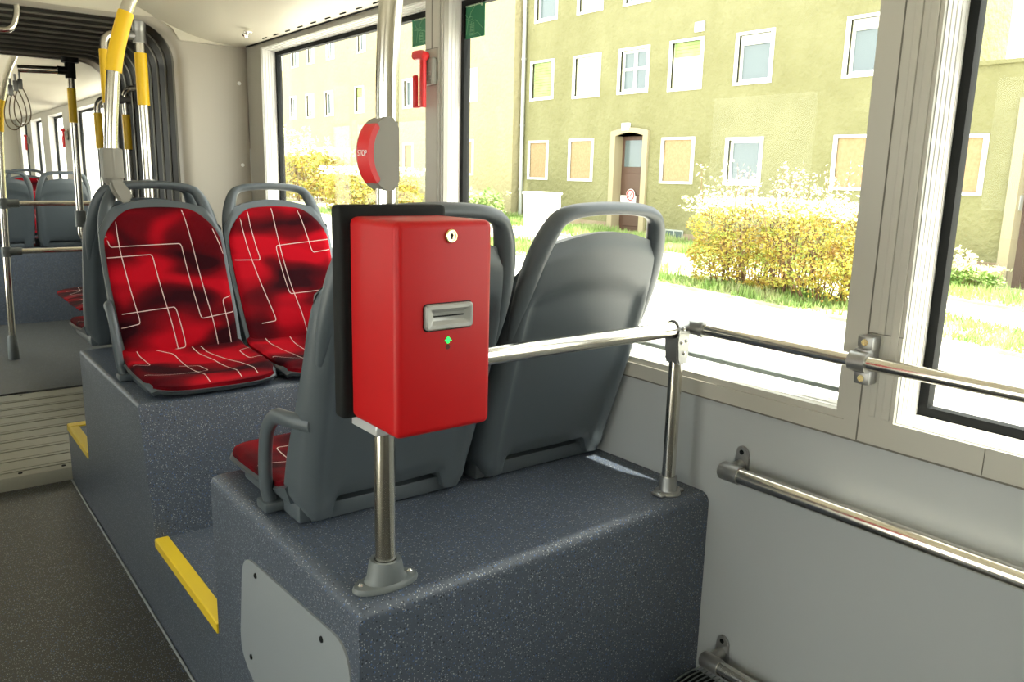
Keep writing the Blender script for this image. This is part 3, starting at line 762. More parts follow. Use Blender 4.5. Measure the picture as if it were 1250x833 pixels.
# ================================================================== HANDRAILS
PX, PY = 1.362, 1.152
hr = tag(empty('handrail', (PX, PY, 0.69)), 'steel handrail from the ticket machine pole to the short post by the window', 'handrail')
bm = bmesh.new(); tube(bm, [(0.650, PY, 1.077), (PX + 0.012, PY, 1.077)], 0.0172, 24); part('crossbar', bm, STEEL, hr)
bm = bmesh.new(); tube(bm, [(PX, PY, 0.70), (PX, PY, 1.05)], 0.0155, 24); part('post', bm, STEEL, hr)
bm = bmesh.new()
tube(bm, [(PX - 0.019, PY, 1.077), (PX + 0.019, PY, 1.077)], 0.0210, 24)
prism(bm, [(PX - 0.019, 1.080), (PX + 0.019, 1.080), (PX + 0.019, 1.052), (PX + 0.0185, 1.010), (PX + 0.010, 0.998), (PX - 0.012, 0.998), (PX - 0.0185, 1.010), (PX - 0.019, 1.052)], 'y', PY - 0.0195, PY + 0.0195, 0.004)
tf = part('tee_fitting', bm, CAST, hr)
for dx, dz in ((-0.006, 0.003), (0.008, -0.026), (-0.008, -0.028), (0.001, -0.052)):
    bm = bmesh.new(); lathe(bm, [(0.0042, 0.0), (0.0038, -0.0025), (0.0022, -0.003), (0.002, -0.001)], (PX + dx, PY - 0.0215 + (0.002 if dz < 0 else 0), 1.077 + dz - (0.0 if dz < 0 else 0.0)), 'y', 12); subpart('screw', bm, CHROME, tf, hr)
bm = bmesh.new()
lathe(bm, [(0.030, 0), (0.0305, 0.003), (0.028, 0.007), (0.0215, 0.009), (0.0205, 0.012), (0.0200, 0.040), (0.0195, 0.042), (0.0165, 0.042)], (PX, PY, 0.6905), seg=28)
box(bm, (PX - 0.040, PY - 0.017, 0.6905), (PX + 0.040, PY + 0.017, 0.698), 0.004)
fl = part('foot_flange', bm, CAST, hr)
for sx in (-1, 1):
    bm = bmesh.new(); lathe(bm, [(0.0045, 0.0), (0.004, 0.003), (0.002, 0.0035)], (PX + sx * 0.033, PY - 0.004, 0.6975), seg=12); subpart('screw', bm, CHROME, fl, hr)

XR = 1.392
wr = tag(empty('wall_handrail', (XR, 0.75, 1.08)), 'upper steel handrail running along the windows at sill height', 'handrail')
bm = bmesh.new(); tube(bm, fillet([(PX + 0.020, PY, 1.077), (XR, PY, 1.079), (XR, PY - 0.03, 1.080), (XR, -1.55, 1.080)], 0.018), 0.0135, 24); part('tube', bm, STEEL, wr)
bm = bmesh.new(); tube(bm, [(PX + 0.0195, PY, 1.077), (PX + 0.024, PY, 1.077)], 0.0195, 22); tube(bm, fillet([(PX + 0.024, PY, 1.077), (XR, PY, 1.079), (XR, PY - 0.045, 1.080)], 0.02), 0.0165, 22); tube(bm, [(XR, PY - 0.040, 1.080), (XR, PY - 0.052, 1.080)], 0.0190, 22); part('elbow_joint', bm, CAST, wr)
def clamp(y):
    bm = bmesh.new()
    tube(bm, [(XR, y - 0.0165, 1.080), (XR, y + 0.0165, 1.080)], 0.0185, 24)
    for sz in (1, -1):
        box(bm, (1.404, y - 0.0155, 1.080 + sz * 0.018), (1.4352, y + 0.0155, 1.080 + sz * 0.046), 0.004)
    box(bm, (1.396, y - 0.0145, 1.058), (1.4350, y + 0.0145, 1.102), 0.002)
    c = part('wall_clamp', bm, CAST, wr)
    for sz in (1, -1):
        bm = bmesh.new(); lathe(bm, [(0.0062, 0.0), (0.0062, -0.0012), (0.0035, -0.0012), (0.0034, 0.003)], (1.4035, y, 1.080 + sz * 0.034), 'x', 16); subpart('screw', bm, BRASS, c, wr)
clamp(0.745); clamp(-0.9)

def low_rail(z, y0, y1, r, label):
    t = tag(empty('wall_handrail', (XR, y0, z)), label, 'handrail')
    bm = bmesh.new(); tube(bm, [(XR, y0 - 0.035, z), (XR, y1, z)], r, 24); part('tube', bm, STEEL, t)
    bm = bmesh.new()
    P = [(XR, y0 + 0.004, z), (XR, y0, z), (XR, y0 - 0.004, z), (XR, y0 - 0.050, z)]
    tube(bm, P, [r * 0.55, r * 0.95, r * 1.13, r * 1.13], 24)
    tube(bm, smooth_path([(XR + 0.004, y0 - 0.018, z + 0.002), (XR + 0.026, y0 - 0.018, z + 0.004), (1.436, y0 - 0.018, z + 0.006)], 4), 0.013, 16)
    # pear-shaped mounting plate screwed to the wall
    pl = []
    for k in range(24):
        a = 2 * math.pi * k / 24; rr = 0.0165 if math.sin(a) > 0 else 0.020
        pl.append((y0 - 0.018 + rr * math.cos(a), z + (0.030 if math.sin(a) > 0 else -0.004) + (0.020 if math.sin(a) > 0 else 0.022) * math.sin(a)))
    prism(bm, pl, 'x', 1.4355, 1.4425, 0.002)
    f = part('end_bracket', bm, CAST, t)
    bm = bmesh.new(); lathe(bm, [(0.0055, 0), (0.0055, -0.001), (0.0028, -0.001), (0.0028, 0.002)], (1.4352, y0 - 0.018, z + 0.036), 'x', 14); subpart('screw', bm, BLACK, f, t)
low_rail(0.780, 1.030, -1.5, 0.0175, 'thick steel rail mounted on the grey wall panel below the window')
low_rail(0.315, 1.040, -1.5, 0.0165, 'lowest steel rail near the floor, only its bracket end in view')
hg = tag(empty('heater_grille', (1.34, 0.5, 0.0)), 'dark slatted heater grille in the corner behind the podium', 'heater grille')
bm = bmesh.new()
for k in range(60):
    y = 1.078 - k * 0.012
    P = [(1.435, y, 0.001), (1.27, y, 0.001)] if False else smooth_path([(1.255, y, 0.002), (1.258, y, 0.16), (1.30, y, 0.235), (1.37, y, 0.255), (1.434, y, 0.255)], 4)
    tube(bm, P, 0.0022, 4, caps=False)
part('slats', bm, FOOTGREY, hg)
bm = bmesh.new(); prism(bm, [(1.268, 0.002), (1.270, 0.155), (1.308, 0.226), (1.372, 0.244), (1.434, 0.244), (1.434, 0.002)], 'y', 0.36, 1.082); part('core', bm, BLACK, hg, smooth=False)

# ================================================================== HAMMER, STICKERS, WALL FITTINGS
def hammer(loc, label, full=True):
    t = tag(empty('emergency_hammer', loc), label, 'hammer', 'red emergency hammers on the window columns')
    x, y, z = 0.0, 0.0, 0.0
    def pt(n, bm, m, **k): return link(n, bm, m, t, **k)
    bm = bmesh.new(); box(bm, (0.003, -0.028, -0.045), (0.026, 0.030, 0.040), 0.008, 3)
    for k in range(4): box(bm, (0.0005, -0.022, -0.036 + k * 0.009), (0.004, 0.012, -0.032 + k * 0.009), 0.0012, 1)
    pt('holder', bm, CAST if not full else PLGREY, )
    bm = bmesh.new()
    tube(bm, [(-0.012, 0.052, 0.046), (-0.012, 0.046, 0.047), (-0.012, 0.010, 0.046), (-0.012, -0.014, 0.040), (-0.012, -0.018, 0.036)], [0.008, 0.015, 0.0155, 0.0145, 0.008], 16)
    box(bm, (-0.020, -0.010, -0.115), (-0.004, 0.012, 0.040), 0.005, 2)
    pt('hammer_body', bm, REDPL)
    bm = bmesh.new(); tube(bm, [(-0.012, 0.052, 0.046), (-0.012, 0.060, 0.046)], [0.012, 0.004], 14); pt('strike_tip', bm, CHROME)
    bm = bmesh.new(); box(bm, (-0.019, 0.036, -0.115), (-0.006, 0.058, -0.012), 0.005, 2); box(bm, (-0.017, 0.0, -0.115), (-0.008, 0.05, -0.109), 0.002, 1)
    for k in range(9): prism(bm, [(0.0110, -0.022 - k * 0.0105), (0.0215, -0.0265 - k * 0.0105), (0.0110, -0.031 - k * 0.0105)], 'x', -0.016, -0.009)
    pt('hand_guard', bm, REDPL)
    return t
h1 = hammer((1.408, 2.285, 1.722), 'red emergency hammer on the column between the nearer windows')
for loc, lb in (((1.412, 8.74, 1.68), 'small red emergency hammer beyond the gangway, right of two'), ((1.412, 11.22, 1.68), 'small red emergency hammer beyond the gangway, left of two')):
    c = copy_tree(h1); c.location = loc; c['label'] = lb

def sticker(y0, y1, z0, z1, label):
    """flat green sign stuck to the inside of the pane"""
    t = tag(empty('exit_sticker', (XG - 0.004, (y0 + y1) / 2, (z0 + z1) / 2)), label, 'sticker', 'green emergency exit stickers on the panes')
    W, H = (y1 - y0) / 2, (z1 - z0) / 2
    bm = bmesh.new(); box(bm, (-0.0006, -W, -H), (0.0014, W, H)); link('backing', bm, GREEN, t, smooth=False)
    rot = Matrix.Rotation(math.radians(-90), 4, 'Z') @ Matrix.Rotation(math.radians(90), 4, 'X')
    text_mesh('lettering', 'Notausstieg', 0.0215, STWHITE, t, Matrix.Translation((-0.0010, 0, H - 0.016)) @ rot)
    bm = bmesh.new()
    def ln(pts, r=0.0009): tube(bm, [(-0.0009, W - a * 2 * W, -H + b * 2 * H) for a, b in pts], r, 6)
    ln([(.14, .74), (.2, .6), (.3, .52)]); ln([(.62, .82), (.42, .66), (.36, .52)]); ln([(.12, .50), (.3, .49)]); ln([(.33, .52), (.3, .46), (.26, .28), (.22, .1), (.14, .0)][:4])
    ln([(.34, .54), (.48, .55), (.47, .47), (.34, .46)]); ln([(.5, .44), (.62, .44), (.72, .38), (.95, .18)]); ln([(.58, .1), (.72, .12), (.84, .02)])
    for k in range(3): tube(bm, [(-0.0009, W - a * 2 * W, -H + b * 2 * H) for a, b in [(.38, .12 + .09 * k), (.56, .12 + .09 * k), (.56, .18 + .09 * k), (.38, .18 + .09 * k)]], 0.0009, 6, closed=True)
    ln([(.38, .08), (.44, .42), (.56, .38), (.58, .08), (.38, .08)])
    link('line_drawing', bm, STLINE, t)
    return t
sticker(2.108, 2.232, 1.818, 1.934, 'green emergency exit sticker at the top of the middle window')
sticker(2.412, 2.536, 1.828, 1.934, 'green emergency exit sticker beside the pole, half hidden by the window column')
hk = tag(link('coat_hook', (lambda b: (tube(b, smooth_path([(1.27, 3.47, 1.962), (1.27, 3.47, 1.945), (1.255, 3.46, 1.940), (1.245, 3.46, 1.948)], 4), 0.005, 10), box(b, (1.255, 3.455, 1.955), (1.285, 3.485, 1.966), 0.003), b)[2])(bmesh.new()), CHROME), 'small chrome hook on the ceiling by the window corner', 'hook')
for z in (1.80, 1.42, 1.10):
    bm = bmesh.new(); lathe(bm, [(0.009, 0.0), (0.007, -0.003), (0.002, -0.005)], (1.395, 3.9495, z), 'y', 14)
    o = tag(link('panel_cap', bm, WHITE), 'small pale screw cap on the beige panel beside the gangway', 'screw cap', 'screw caps on the beige panel')

# ================================================================== POLES ROUND THE GANGWAY
def sleeve(parent, pts, r, name='grip_sleeve'):
    bm = bmesh.new(); tube(bm, pts, r, 22); s = part(name, bm, YEL, parent); s['label'] = 'yellow grip sleeve'; return s
gp = tag(empty('grab_pole', (0.640, 3.16, 1.30)), 'bent steel grab pole with a wide yellow sleeve rising from the front red seat', 'pole')
path = smooth_path([(0.650, 3.16, 1.36), (0.650, 3.16, 1.45), (0.662, 3.16, 1.58), (0.681, 3.16, 1.74), (0.708, 3.16, 1.85), (0.748, 3.16, 1.965), (0.80, 3.16, 2.06), (0.84, 3.16, 2.125)], 8)
bm = bmesh.new(); tube(bm, path, 0.0225, 24); part('tube', bm, STEEL, gp)
sleeve(gp, [p for p in path if 1.71 < p.z < 1.925], 0.0265)
bm = bmesh.new(); tube(bm, [(0.650, 3.16, 1.335), (0.650, 3.16, 1.35), (0.650, 3.16, 1.46)], [0.022, 0.034, 0.034], 8); box(bm, (0.617, 3.128, 1.355), (0.683, 3.192, 1.462), 0.008); part('socket', bm, PLGREY, gp)
bm = bmesh.new(); prism(bm, [(0.632, 1.352), (0.672, 1.352), (0.702, 1.305), (0.700, 1.285), (0.682, 1.272), (0.662, 1.278), (0.640, 1.315)], 'y', 3.118, 3.168, 0.006); part('seat_clamp', bm, PLGREY, gp)

gl = tag(empty('grab_pole', (0.984, 4.04, 0.065)), 'straight steel pole with a yellow sleeve beside the near edge of the gangway', 'pole')
bm = bmesh.new(); tube(bm, [(0.984, 4.04, 0.066), (0.984, 4.04, 2.04)], 0.0225, 24); part('tube', bm, STEEL, gl)
sleeve(gl, [(0.984, 4.04, 1.675), (0.984, 4.04, 1.902)], 0.0265)
bm = bmesh.new(); lathe(bm, [(0.024, 0), (0.028, 0.01), (0.030, 0.05), (0.045, 0.058), (0.05, 0.07)], (0.984, 4.04, 1.985), seg=20); part('ceiling_socket', bm, CAST, gl)
bm = bmesh.new(); tube(bm, [(0.935, 4.04, 1.975), (0.984, 4.04, 1.975)], 0.020, 16); tube(bm, [(0.984, 4.04, 1.945), (0.984, 4.04, 2.005)], 0.028, 18); part('joint', bm, CAST, gl)
bm = bmesh.new(); tube(bm, [(0.85, 4.04, 1.325), (0.99, 4.04, 1.325)], 0.0125, 14); tube(bm, [(0.984, 4.04, 1.305), (0.984, 4.04, 1.345)], 0.0265, 18); part('lower_link', bm, CAST, gl)
lp = tag(empty('grab_hoop', (0.80, 4.04, 0.065)), 'curved steel hoop pole with a yellow sleeve joined to the straight gangway pole', 'pole')
path = fillet([(0.820, 4.04, 0.066), (0.836, 4.04, 1.975), (0.955, 4.04, 1.975)], 0.06)
bm = bmesh.new(); tube(bm, path, 0.0185, 22); part('tube', bm, STEEL, lp); sleeve(lp, [(0.8336, 4.04, 1.675), (0.8355, 4.04, 1.902)], 0.0225)

# far side of the gangway
lf = tag(empty('grab_hoop', (0.99, 4.75, 0.065)), 'curved steel hoop pole with two yellow sleeves in the middle of the gangway', 'pole')
bm = bmesh.new(); tube(bm, fillet([(0.928, 4.75, 0.066), (0.928, 4.75, 1.745), (1.06, 4.75, 1.745)], 0.06), 0.0165, 20); part('tube', bm, STEEL, lf)
bm = bmesh.new(); tube(bm, fillet([(1.065, 4.75, 0.066), (1.065, 4.75, 1.80), (1.145, 4.60, 1.81)], 0.06), 0.0165, 20); part('tube', bm, STEEL, lf)
sleeve(lf, [(0.928, 4.75, 1.49), (0.928, 4.75, 1.67)], 0.020); sleeve(lf, [(1.065, 4.75, 1.49), (1.065, 4.75, 1.67)], 0.020)
bm = bmesh.new(); tube(bm, [(1.00, 4.75, 1.745), (1.09, 4.75, 1.745)], 0.023, 16); part('joint', bm, CAST, lf)

fp = tag(empty('grab_pole', (0.92, 5.33, 1.0)), 'dark-topped steel pole with a yellow sleeve just beyond the gangway, bent at its foot', 'pole')
bm = bmesh.new(); tube(bm, fillet([(0.918, 5.33, 1.975), (0.905, 5.33, 1.05), (0.905, 5.33, 0.98), (1.02, 5.33, 0.93)], 0.05), 0.0195, 20); part('tube', bm, STEEL, fp)
sleeve(fp, [(0.9115, 5.33, 1.64), (0.9140, 5.33, 1.83)], 0.0225)
bm = bmesh.new(); tube(bm, [(0.916, 5.33, 1.885), (0.917, 5.33, 1.985)], 0.028, 18); tube(bm, [(0.918, 5.33, 1.97), (0.918, 5.33, 2.01)], 0.045, 18); tube(bm, [(0.85, 5.33, 1.925), (0.917, 5.33, 1.925)], 0.023, 16); part('ceiling_socket', bm, BLACK, fp)
bm = bmesh.new(); tube(bm, [(0.905, 5.33, 1.045), (0.906, 5.33, 1.14)], 0.029, 18); part('clamp', bm, FOOTGREY, fp)
tb = tag(empty('ceiling_rail', (0.75, 5.33, 1.925)), 'steel ceiling rail beyond the gangway with cable strap loops hanging from its left end', 'rail')
bm = bmesh.new(); tube(bm, [(0.655, 5.33, 1.915), (0.88, 5.33, 1.925)], 0.021, 18); part('tube', bm, STEEL, tb)
def strap(loc, sc, label):
    t = tag(empty('strap_loop', loc), label, 'strap', 'cable strap loops beyond the gangway')
    bm = bmesh.new(); pts = []
    for k in range(33):
        a = 2 * math.pi * k / 32; w_ = math.sin(a) * 0.052 * math.sin(a / 2) ** 1.0; pts.append((w_, 0.0, -0.06 - (1 - math.cos(a)) * 0.11 * sc))
    tube(bm, pts, 0.0030, 8); link('cable', bm, CABLE, t)
    bm = bmesh.new(); box(bm, (-0.012, -0.010, -0.09), (0.012, 0.010, -0.035), 0.004); tube(bm, [(0, 0, -0.04), (0, 0, 0.0)], 0.006, 8); link('clip', bm, CAST, t)
strap((0.662, 5.33, 1.895), 1.0, 'rightmost of three cable strap loops'); strap((0.632, 5.27, 1.88), 1.0, 'middle one of three cable strap loops'); strap((0.600, 5.21, 1.85), 0.95, 'leftmost of three cable strap loops')
lpole = tag(empty('grab_pole', (0.60, 6.40, 0.07)), 'leftmost steel pole rising from the grey floor beyond the gangway', 'pole')
path = smooth_path([(0.600, 6.40, 0.072), (0.612, 6.40, 0.60), (0.632, 6.40, 1.20), (0.655, 6.40, 1.65), (0.690, 6.40, 1.85), (0.735, 6.40, 2.0), (0.78, 6.40, 2.10)], 8)
bm = bmesh.new(); tube(bm, path, 0.022, 20); part('tube', bm, STEEL, lpole)
sleeve(lpole, [p for p in path if 1.60 < p.z < 1.82], 0.026)
bm = bmesh.new(); lathe(bm, [(0.034, 0), (0.034, 0.05), (0.028, 0.16), (0.022, 0.17)], (0.601, 6.40, 0.071), seg=20); part('foot', bm, FOOTGREY, lpole)
fr = tag(empty('barrier_rail', (0.62, 6.40, 0.8)), 'pair of horizontal steel rails between the leftmost pole and the wall beyond the gangway', 'rail')
for z in (1.138, 0.815): bm = bmesh.new(); tube(bm, [(0.65, 6.40, z), (1.42, 6.40, z)], 0.018, 18); part('tube', bm, STEEL, fr)
for z, x in ((1.138, 0.632), (0.815, 0.619)):
    bm = bmesh.new(); tube(bm, [(x - 0.02, 6.40, z), (x + 0.09, 6.40, z)], 0.027, 16); tube(bm, [(x, 6.40, z - 0.035), (x, 6.40, z + 0.035)], 0.029, 16); part('joint', bm, FOOTGREY, fr)
hl = tag(empty('ceiling_hoop', (0.45, 4.1, 2.0)), 'bent steel tube hanging under the gangway bellows at the top left', 'rail')
bm = bmesh.new(); tube(bm, fillet([(0.10, 4.02, 1.935), (0.49, 4.02, 1.935), (0.515, 4.02, 2.01), (0.515, 4.02, 2.07)], 0.05), 0.013, 16); part('tube', bm, STEEL, hl)
bm = bmesh.new(); lathe(bm, [(0.028, 0), (0.03, 0.02)], (0.515, 4.02, 2.045), seg=16); part('flange', bm, CAST, hl)

# ================================================================== SEATS BEYOND THE GANGWAY
far_src = [o for o in C.objects if o.name.startswith('passenger_seat')][1]
def seat_copy(loc, rz, label):
    c = copy_tree(far_src); c.location = loc; c.rotation_euler = (0, 0, rz); c['label'] = label; c['group'] = 'seats beyond the gangway'; return c
seat_copy((0.795, 8.03, ZB), 0, 'left one of the two grey seat backs beyond the gangway')
seat_copy((1.236, 8.03, ZB), 0, 'right one of the two grey seat backs beyond the gangway')
seat_copy((0.79, 9.95, ZB), math.pi, 'left red seat facing us at the far end')
seat_copy((1.23, 9.95, ZB), math.pi, 'right red seat facing us at the far end')
def bench(y, label):
    t = tag(empty('folding_seat', (1.395, y, 0.5)), label, 'seat', 'side seats beyond the gangway')
    bm = bmesh.new()
    grid_solid(bm, lambda i, j: Vector((-0.52 + 0.47 * i + 0.02 * abs(2 * j - 1) ** 3 * (1 - i), -0.21 + 0.42 * j, 0.045 + 0.012 * (2 * j - 1) ** 2 - 0.02 * (1 - i) ** 6)), lambda i, j: Vector((-0.51 + 0.46 * i, -0.20 + 0.40 * j, 0.020)), 20, 20)
    def S(u, v): return Vector((-0.05 - 0.46 * v, 0.21 * u, 0.046 + 0.012 * u * u - 0.02 * v ** 6))
    for ln in PAT_SEAT[1]: ribbon(bm, [(max(-.93, min(.93, a)), min(.9, b)) for a, b in ln], S, wd=0.002)
    link('seat_cushion', bm, None, t, mats=[FAB[2], LINE])
    bm = bmesh.new(); grid_solid(bm, lambda i, j: Vector((-0.49 + 0.46 * i, -0.21 + 0.42 * j, 0.020)), lambda i, j: Vector((-0.40 + 0.38 * i, -0.18 + 0.36 * j, -0.045)), 8, 8); box(bm, (-0.1, -0.15, -0.43), (0.04, 0.15, -0.04), 0.01); link('seat_pan', bm, SEATGREY, t)
    bm = bmesh.new(); box(bm, (-0.045, -0.20, 0.05), (0.042, 0.20, 0.58), 0.02); link('backrest', bm, SEATGREY, t)
    return t
bench(5.70, 'nearer side seat with a red cushion jutting out beyond the gangway')
bench(6.13, 'farther side seat with a red cushion jutting out beyond the gangway')

# ================================================================== OUTSIDE
def gz(x, y): return -0.8825 + 0.035 * y
OLIVE = mat_stucco('olive_stucco', (0.165, 0.157, 0.070), (0.215, 0.206, 0.105),
    [(20.1, 5.45, 0.75, 0.9, (0.42, 0.39, 0.22)), (19.2, 5.5, 0.6, 0.85, (0.42, 0.39, 0.22)), (19.9, 3.0, 0.7, 0.6, (0.38, 0.35, 0.2)), (20.6, 3.2, 0.4, 0.5, (0.36, 0.33, 0.18)), (14.3, 0.9, 1.5, 0.45, (0.33, 0.31, 0.15)), (6.9, 0.9, 0.6, 0.7, (0.33, 0.31, 0.16)), (19.0, 0.4, 0.3, 1.0, (0.34, 0.31, 0.17))])
CREAM = mat_stucco('cream_stucco', (0.33, 0.29, 0.165), (0.36, 0.318, 0.185))
PLINTH = mat('plinth_render', (0.26, 0.19, 0.13), 0.9, bump=(12, 0.4, 0.02), noise=(1.5, (0.32, 0.25, 0.17)))
WFRAME = mat('window_frame_white', (0.80, 0.80, 0.78), 0.5)
BOARD = mat('chipboard', (0.29, 0.20, 0.105), 0.8, noise=(14, (0.33, 0.235, 0.13)))
WPANE = mat('dark_window_pane', (0.10, 0.13, 0.14), 0.12, spec=0.9)
CURTAIN = mat('pale_curtain', (0.62, 0.62, 0.56), 0.8)
BLIND = mat('green_blind', (0.22, 0.34, 0.10), 0.7, noise=(3, (0.30, 0.42, 0.15)))
STONE = mat('sandstone_frame', (0.34, 0.285, 0.18), 0.85, bump=(12, 0.3, 0.01))
DOORM = mat('brown_door', (0.085, 0.045, 0.03), 0.5)
ZINC = mat('zinc_pipe', (0.42, 0.43, 0.42), 0.45, 0.4)
PAVE = mat('pale_pavement', (0.62, 0.59, 0.54), 0.9, bump=(6, 0.3, 0.01), noise=(1.2, (0.55, 0.53, 0.48)))
GRASSB = mat('lawn_soil', (0.34, 0.38, 0.17), 1.0, noise=(2.5, (0.46, 0.46, 0.30)))
GRASSM = mat_leaf('grass_blade', (0.17, 0.30, 0.07), (0.30, 0.42, 0.13), (0.48, 0.50, 0.27), 2.0)
SHEDB = mat_leaf('spring_leaf', (0.27, 0.15, 0.035), (0.46, 0.38, 0.06), (0.24, 0.32, 0.06), 5.5)
LIGHTLF = mat_leaf('pale_sunlit_leaf', (0.66, 0.68, 0.38), (0.78, 0.78, 0.50), (0.55, 0.62, 0.30), 3.0)  # pale leaf tone stands in for sun on the shrub tops
TWIG = mat('brown_twig', (0.16, 0.09, 0.05), 0.9)
ROOF = mat('roof_tile', (0.25, 0.12, 0.08), 0.8)
XB = 18.0

def ground_slab(name, x0, x1, y0, y1, dz, m, label, cat=None, structure=True, th=0.1):
    bm = bmesh.new(); nx, ny = 4, 12; T = []
    for lay in (0, -th):
        T.append([[bm.verts.new((x0 + (x1 - x0) * i / nx, y0 + (y1 - y0) * j / ny, gz(0, y0 + (y1 - y0) * j / ny) + dz + lay)) for j in range(ny + 1)] for i in range(nx + 1)])
    for L in T:
        for i in range(nx):
            for j in range(ny): bm.faces.new((L[i][j], L[i + 1][j], L[i + 1][j + 1], L[i][j + 1]))
    for j in range(ny):
        for i in (0, nx): bm.faces.new((T[0][i][j], T[0][i][j + 1], T[1][i][j + 1], T[1][i][j]))
    for i in range(nx):
        for j in (0, ny): bm.faces.new((T[0][i][j], T[0][i + 1][j], T[1][i + 1][j], T[1][i][j]))
    o = link(name, bm, m, smooth=False)
    return struct(o)
ground_slab('ground', -30, 60, -40, 90, 0, PAVE, '', th=0.5)
ground_slab('lawn', 11.35, 13.1, -20, 70, 0.05, GRASSB, '')
ground_slab('lawn', 15.3, XB - 0.02, -20, 70, 0.05, GRASSB, '')

def wind_part(b, y0, y1, z0, z1, kind, xf, rec=0.16, n=[0]):
    """one window of a facade: white frame with pane, curtain, blind or chipboard as sub-parts"""
    f = 0.10
    bm = bmesh.new()
    holed_wall(bm, xf - 0.03, xf + 0.05, y0 - 0.10, y1 + 0.10, z0 - 0.07, z1 + 0.07, [(y0, y1, z0, z1)])
    if kind != 'board':
        holed_wall(bm, xf + 0.08, xf + 0.15, y0 - 0.01, y1 + 0.01, z0 - 0.01, z1 + 0.01, [(y0 + 0.07, y1 - 0.07, z0 + 0.08, z1 - 0.07)])
    if kind == 'cross':
        box(bm, (xf + 0.07, (y0 + y1) / 2 - 0.05, z0), (xf + 0.14, (y0 + y1) / 2 + 0.05, z1)); box(bm, (xf + 0.075, y0, z0 + (z1 - z0) * 0.52), (xf + 0.14, y1, z0 + (z1 - z0) * 0.58))
    if kind == 'two':
        box(bm, (xf + 0.07, (y0 + y1) / 2 - 0.04, z0), (xf + 0.14, (y0 + y1) / 2 + 0.04, z1))
    w_ = part('window', bm, WFRAME, b, smooth=False)
    bm = bmesh.new()
    if kind == 'board':
        box(bm, (xf + 0.02, y0 - 0.01, z0 - 0.01), (xf + 0.05, y1 + 0.01, z1 + 0.01)); q = subpart('chipboard_panel', bm, BOARD, w_, b, smooth=False); q['label'] = 'boarded up with chipboard'
    else:
        box(bm, (xf + 0.115, y0, z0), (xf + 0.125, y1, z1)); subpart('pane', bm, WPANE if kind in ('dark', 'halfdark', 'cross', 'two') else CURTAIN, w_, b, smooth=False)
        if kind in ('blind', 'topblind', 'halfdark'):
            bm = bmesh.new(); zb_ = {'blind': z0 + 0.06, 'topblind': z1 - 0.38, 'halfdark': z1 - 0.25}[kind]
            nb = max(2, int((z1 - zb_) / 0.09))
            for k in range(nb): box(bm, (xf + 0.06, y0 + 0.03, zb_ + (z1 - zb_) * k / nb), (xf + 0.10, y1 - 0.03, zb_ + (z1 - zb_) * (k + 0.93) / nb))
            subpart('roller_blind', bm, BLIND if kind != 'halfdark' else CURTAIN, w_, b, smooth=False)
    return w_

def doorway(b, y0, y1, z0, z1, xf, arch=0.10, notice=False):
    bm = bmesh.new()
    def prof(g):
        P = [(y0 - g, z0), (y0 - g, z1 - 0.05 + g * 0.5)]
        for k in range(9):
            t = k / 8; P.append((y0 - g + (y1 - y0 + 2 * g) * t, z1 + g * 0.7 + arch * math.sin(math.pi * t)))
        return P + [(y1 + g, z1 - 0.05 + g * 0.5), (y1 + g, z0)]
    A = prof(0.0); B = prof(0.20)
    for xa in (xf - 0.08, xf + 0.01):
        va = [bm.verts.new((xa, *p)) for p in A]; vb = [bm.verts.new((xa, *p)) for p in B]
        for i in range(len(A) - 1): bm.faces.new((va[i], va[i + 1], vb[i + 1], vb[i]))
    bm.verts.ensure_lookup_table(); n = len(A); V = list(bm.verts)
    for off in (0, n):
        for i in range(n - 1): bm.faces.new((V[off + i], V[off + i + 1], V[2 * n + off + i + 1], V[2 * n + off + i]))
    # deep reveals
    box(bm, (xf, y1 - 0.001, z0), (xf + 0.40, y1 + 0.10, z1 + 0.02)); box(bm, (xf, y0 - 0.10, z0), (xf + 0.40, y0 + 0.001, z1 + 0.02)); box(bm, (xf, y0 - 0.10, z1), (xf + 0.40, y1 + 0.10, z1 + 0.15))
    s = part('door_surround', bm, STONE, b, smooth=False); s['label'] = 'sandstone arched doorway'
    bm = bmesh.new(); box(bm, (xf + 0.27, y0, z0), (xf + 0.35, y1, z1))
    for za, zb_ in ((z0 + 0.15, z0 + 0.95), (z0 + 1.1, z0 + 1.75)): box(bm, (xf + 0.25, y0 + 0.15, za), (xf + 0.275, y1 - 0.15, zb_), 0.01, 1)
    d = part('door', bm, DOORM, b, smooth=False)
    bm = bmesh.new(); box(bm, (xf + 0.255, y0 + 0.12, z0 + 1.95), (xf + 0.272, y1 - 0.12, z1 - 0.12)); subpart('fanlight', bm, WPANE, d, b, smooth=False)
    bm = bmesh.new(); lathe(bm, [(0.03, 0), (0.03, -0.03), (0.02, -0.05)], (xf + 0.25, y0 + 0.2, z0 + 1.0), 'x', 12); subpart('handle', bm, ZINC, d, b)
    return d

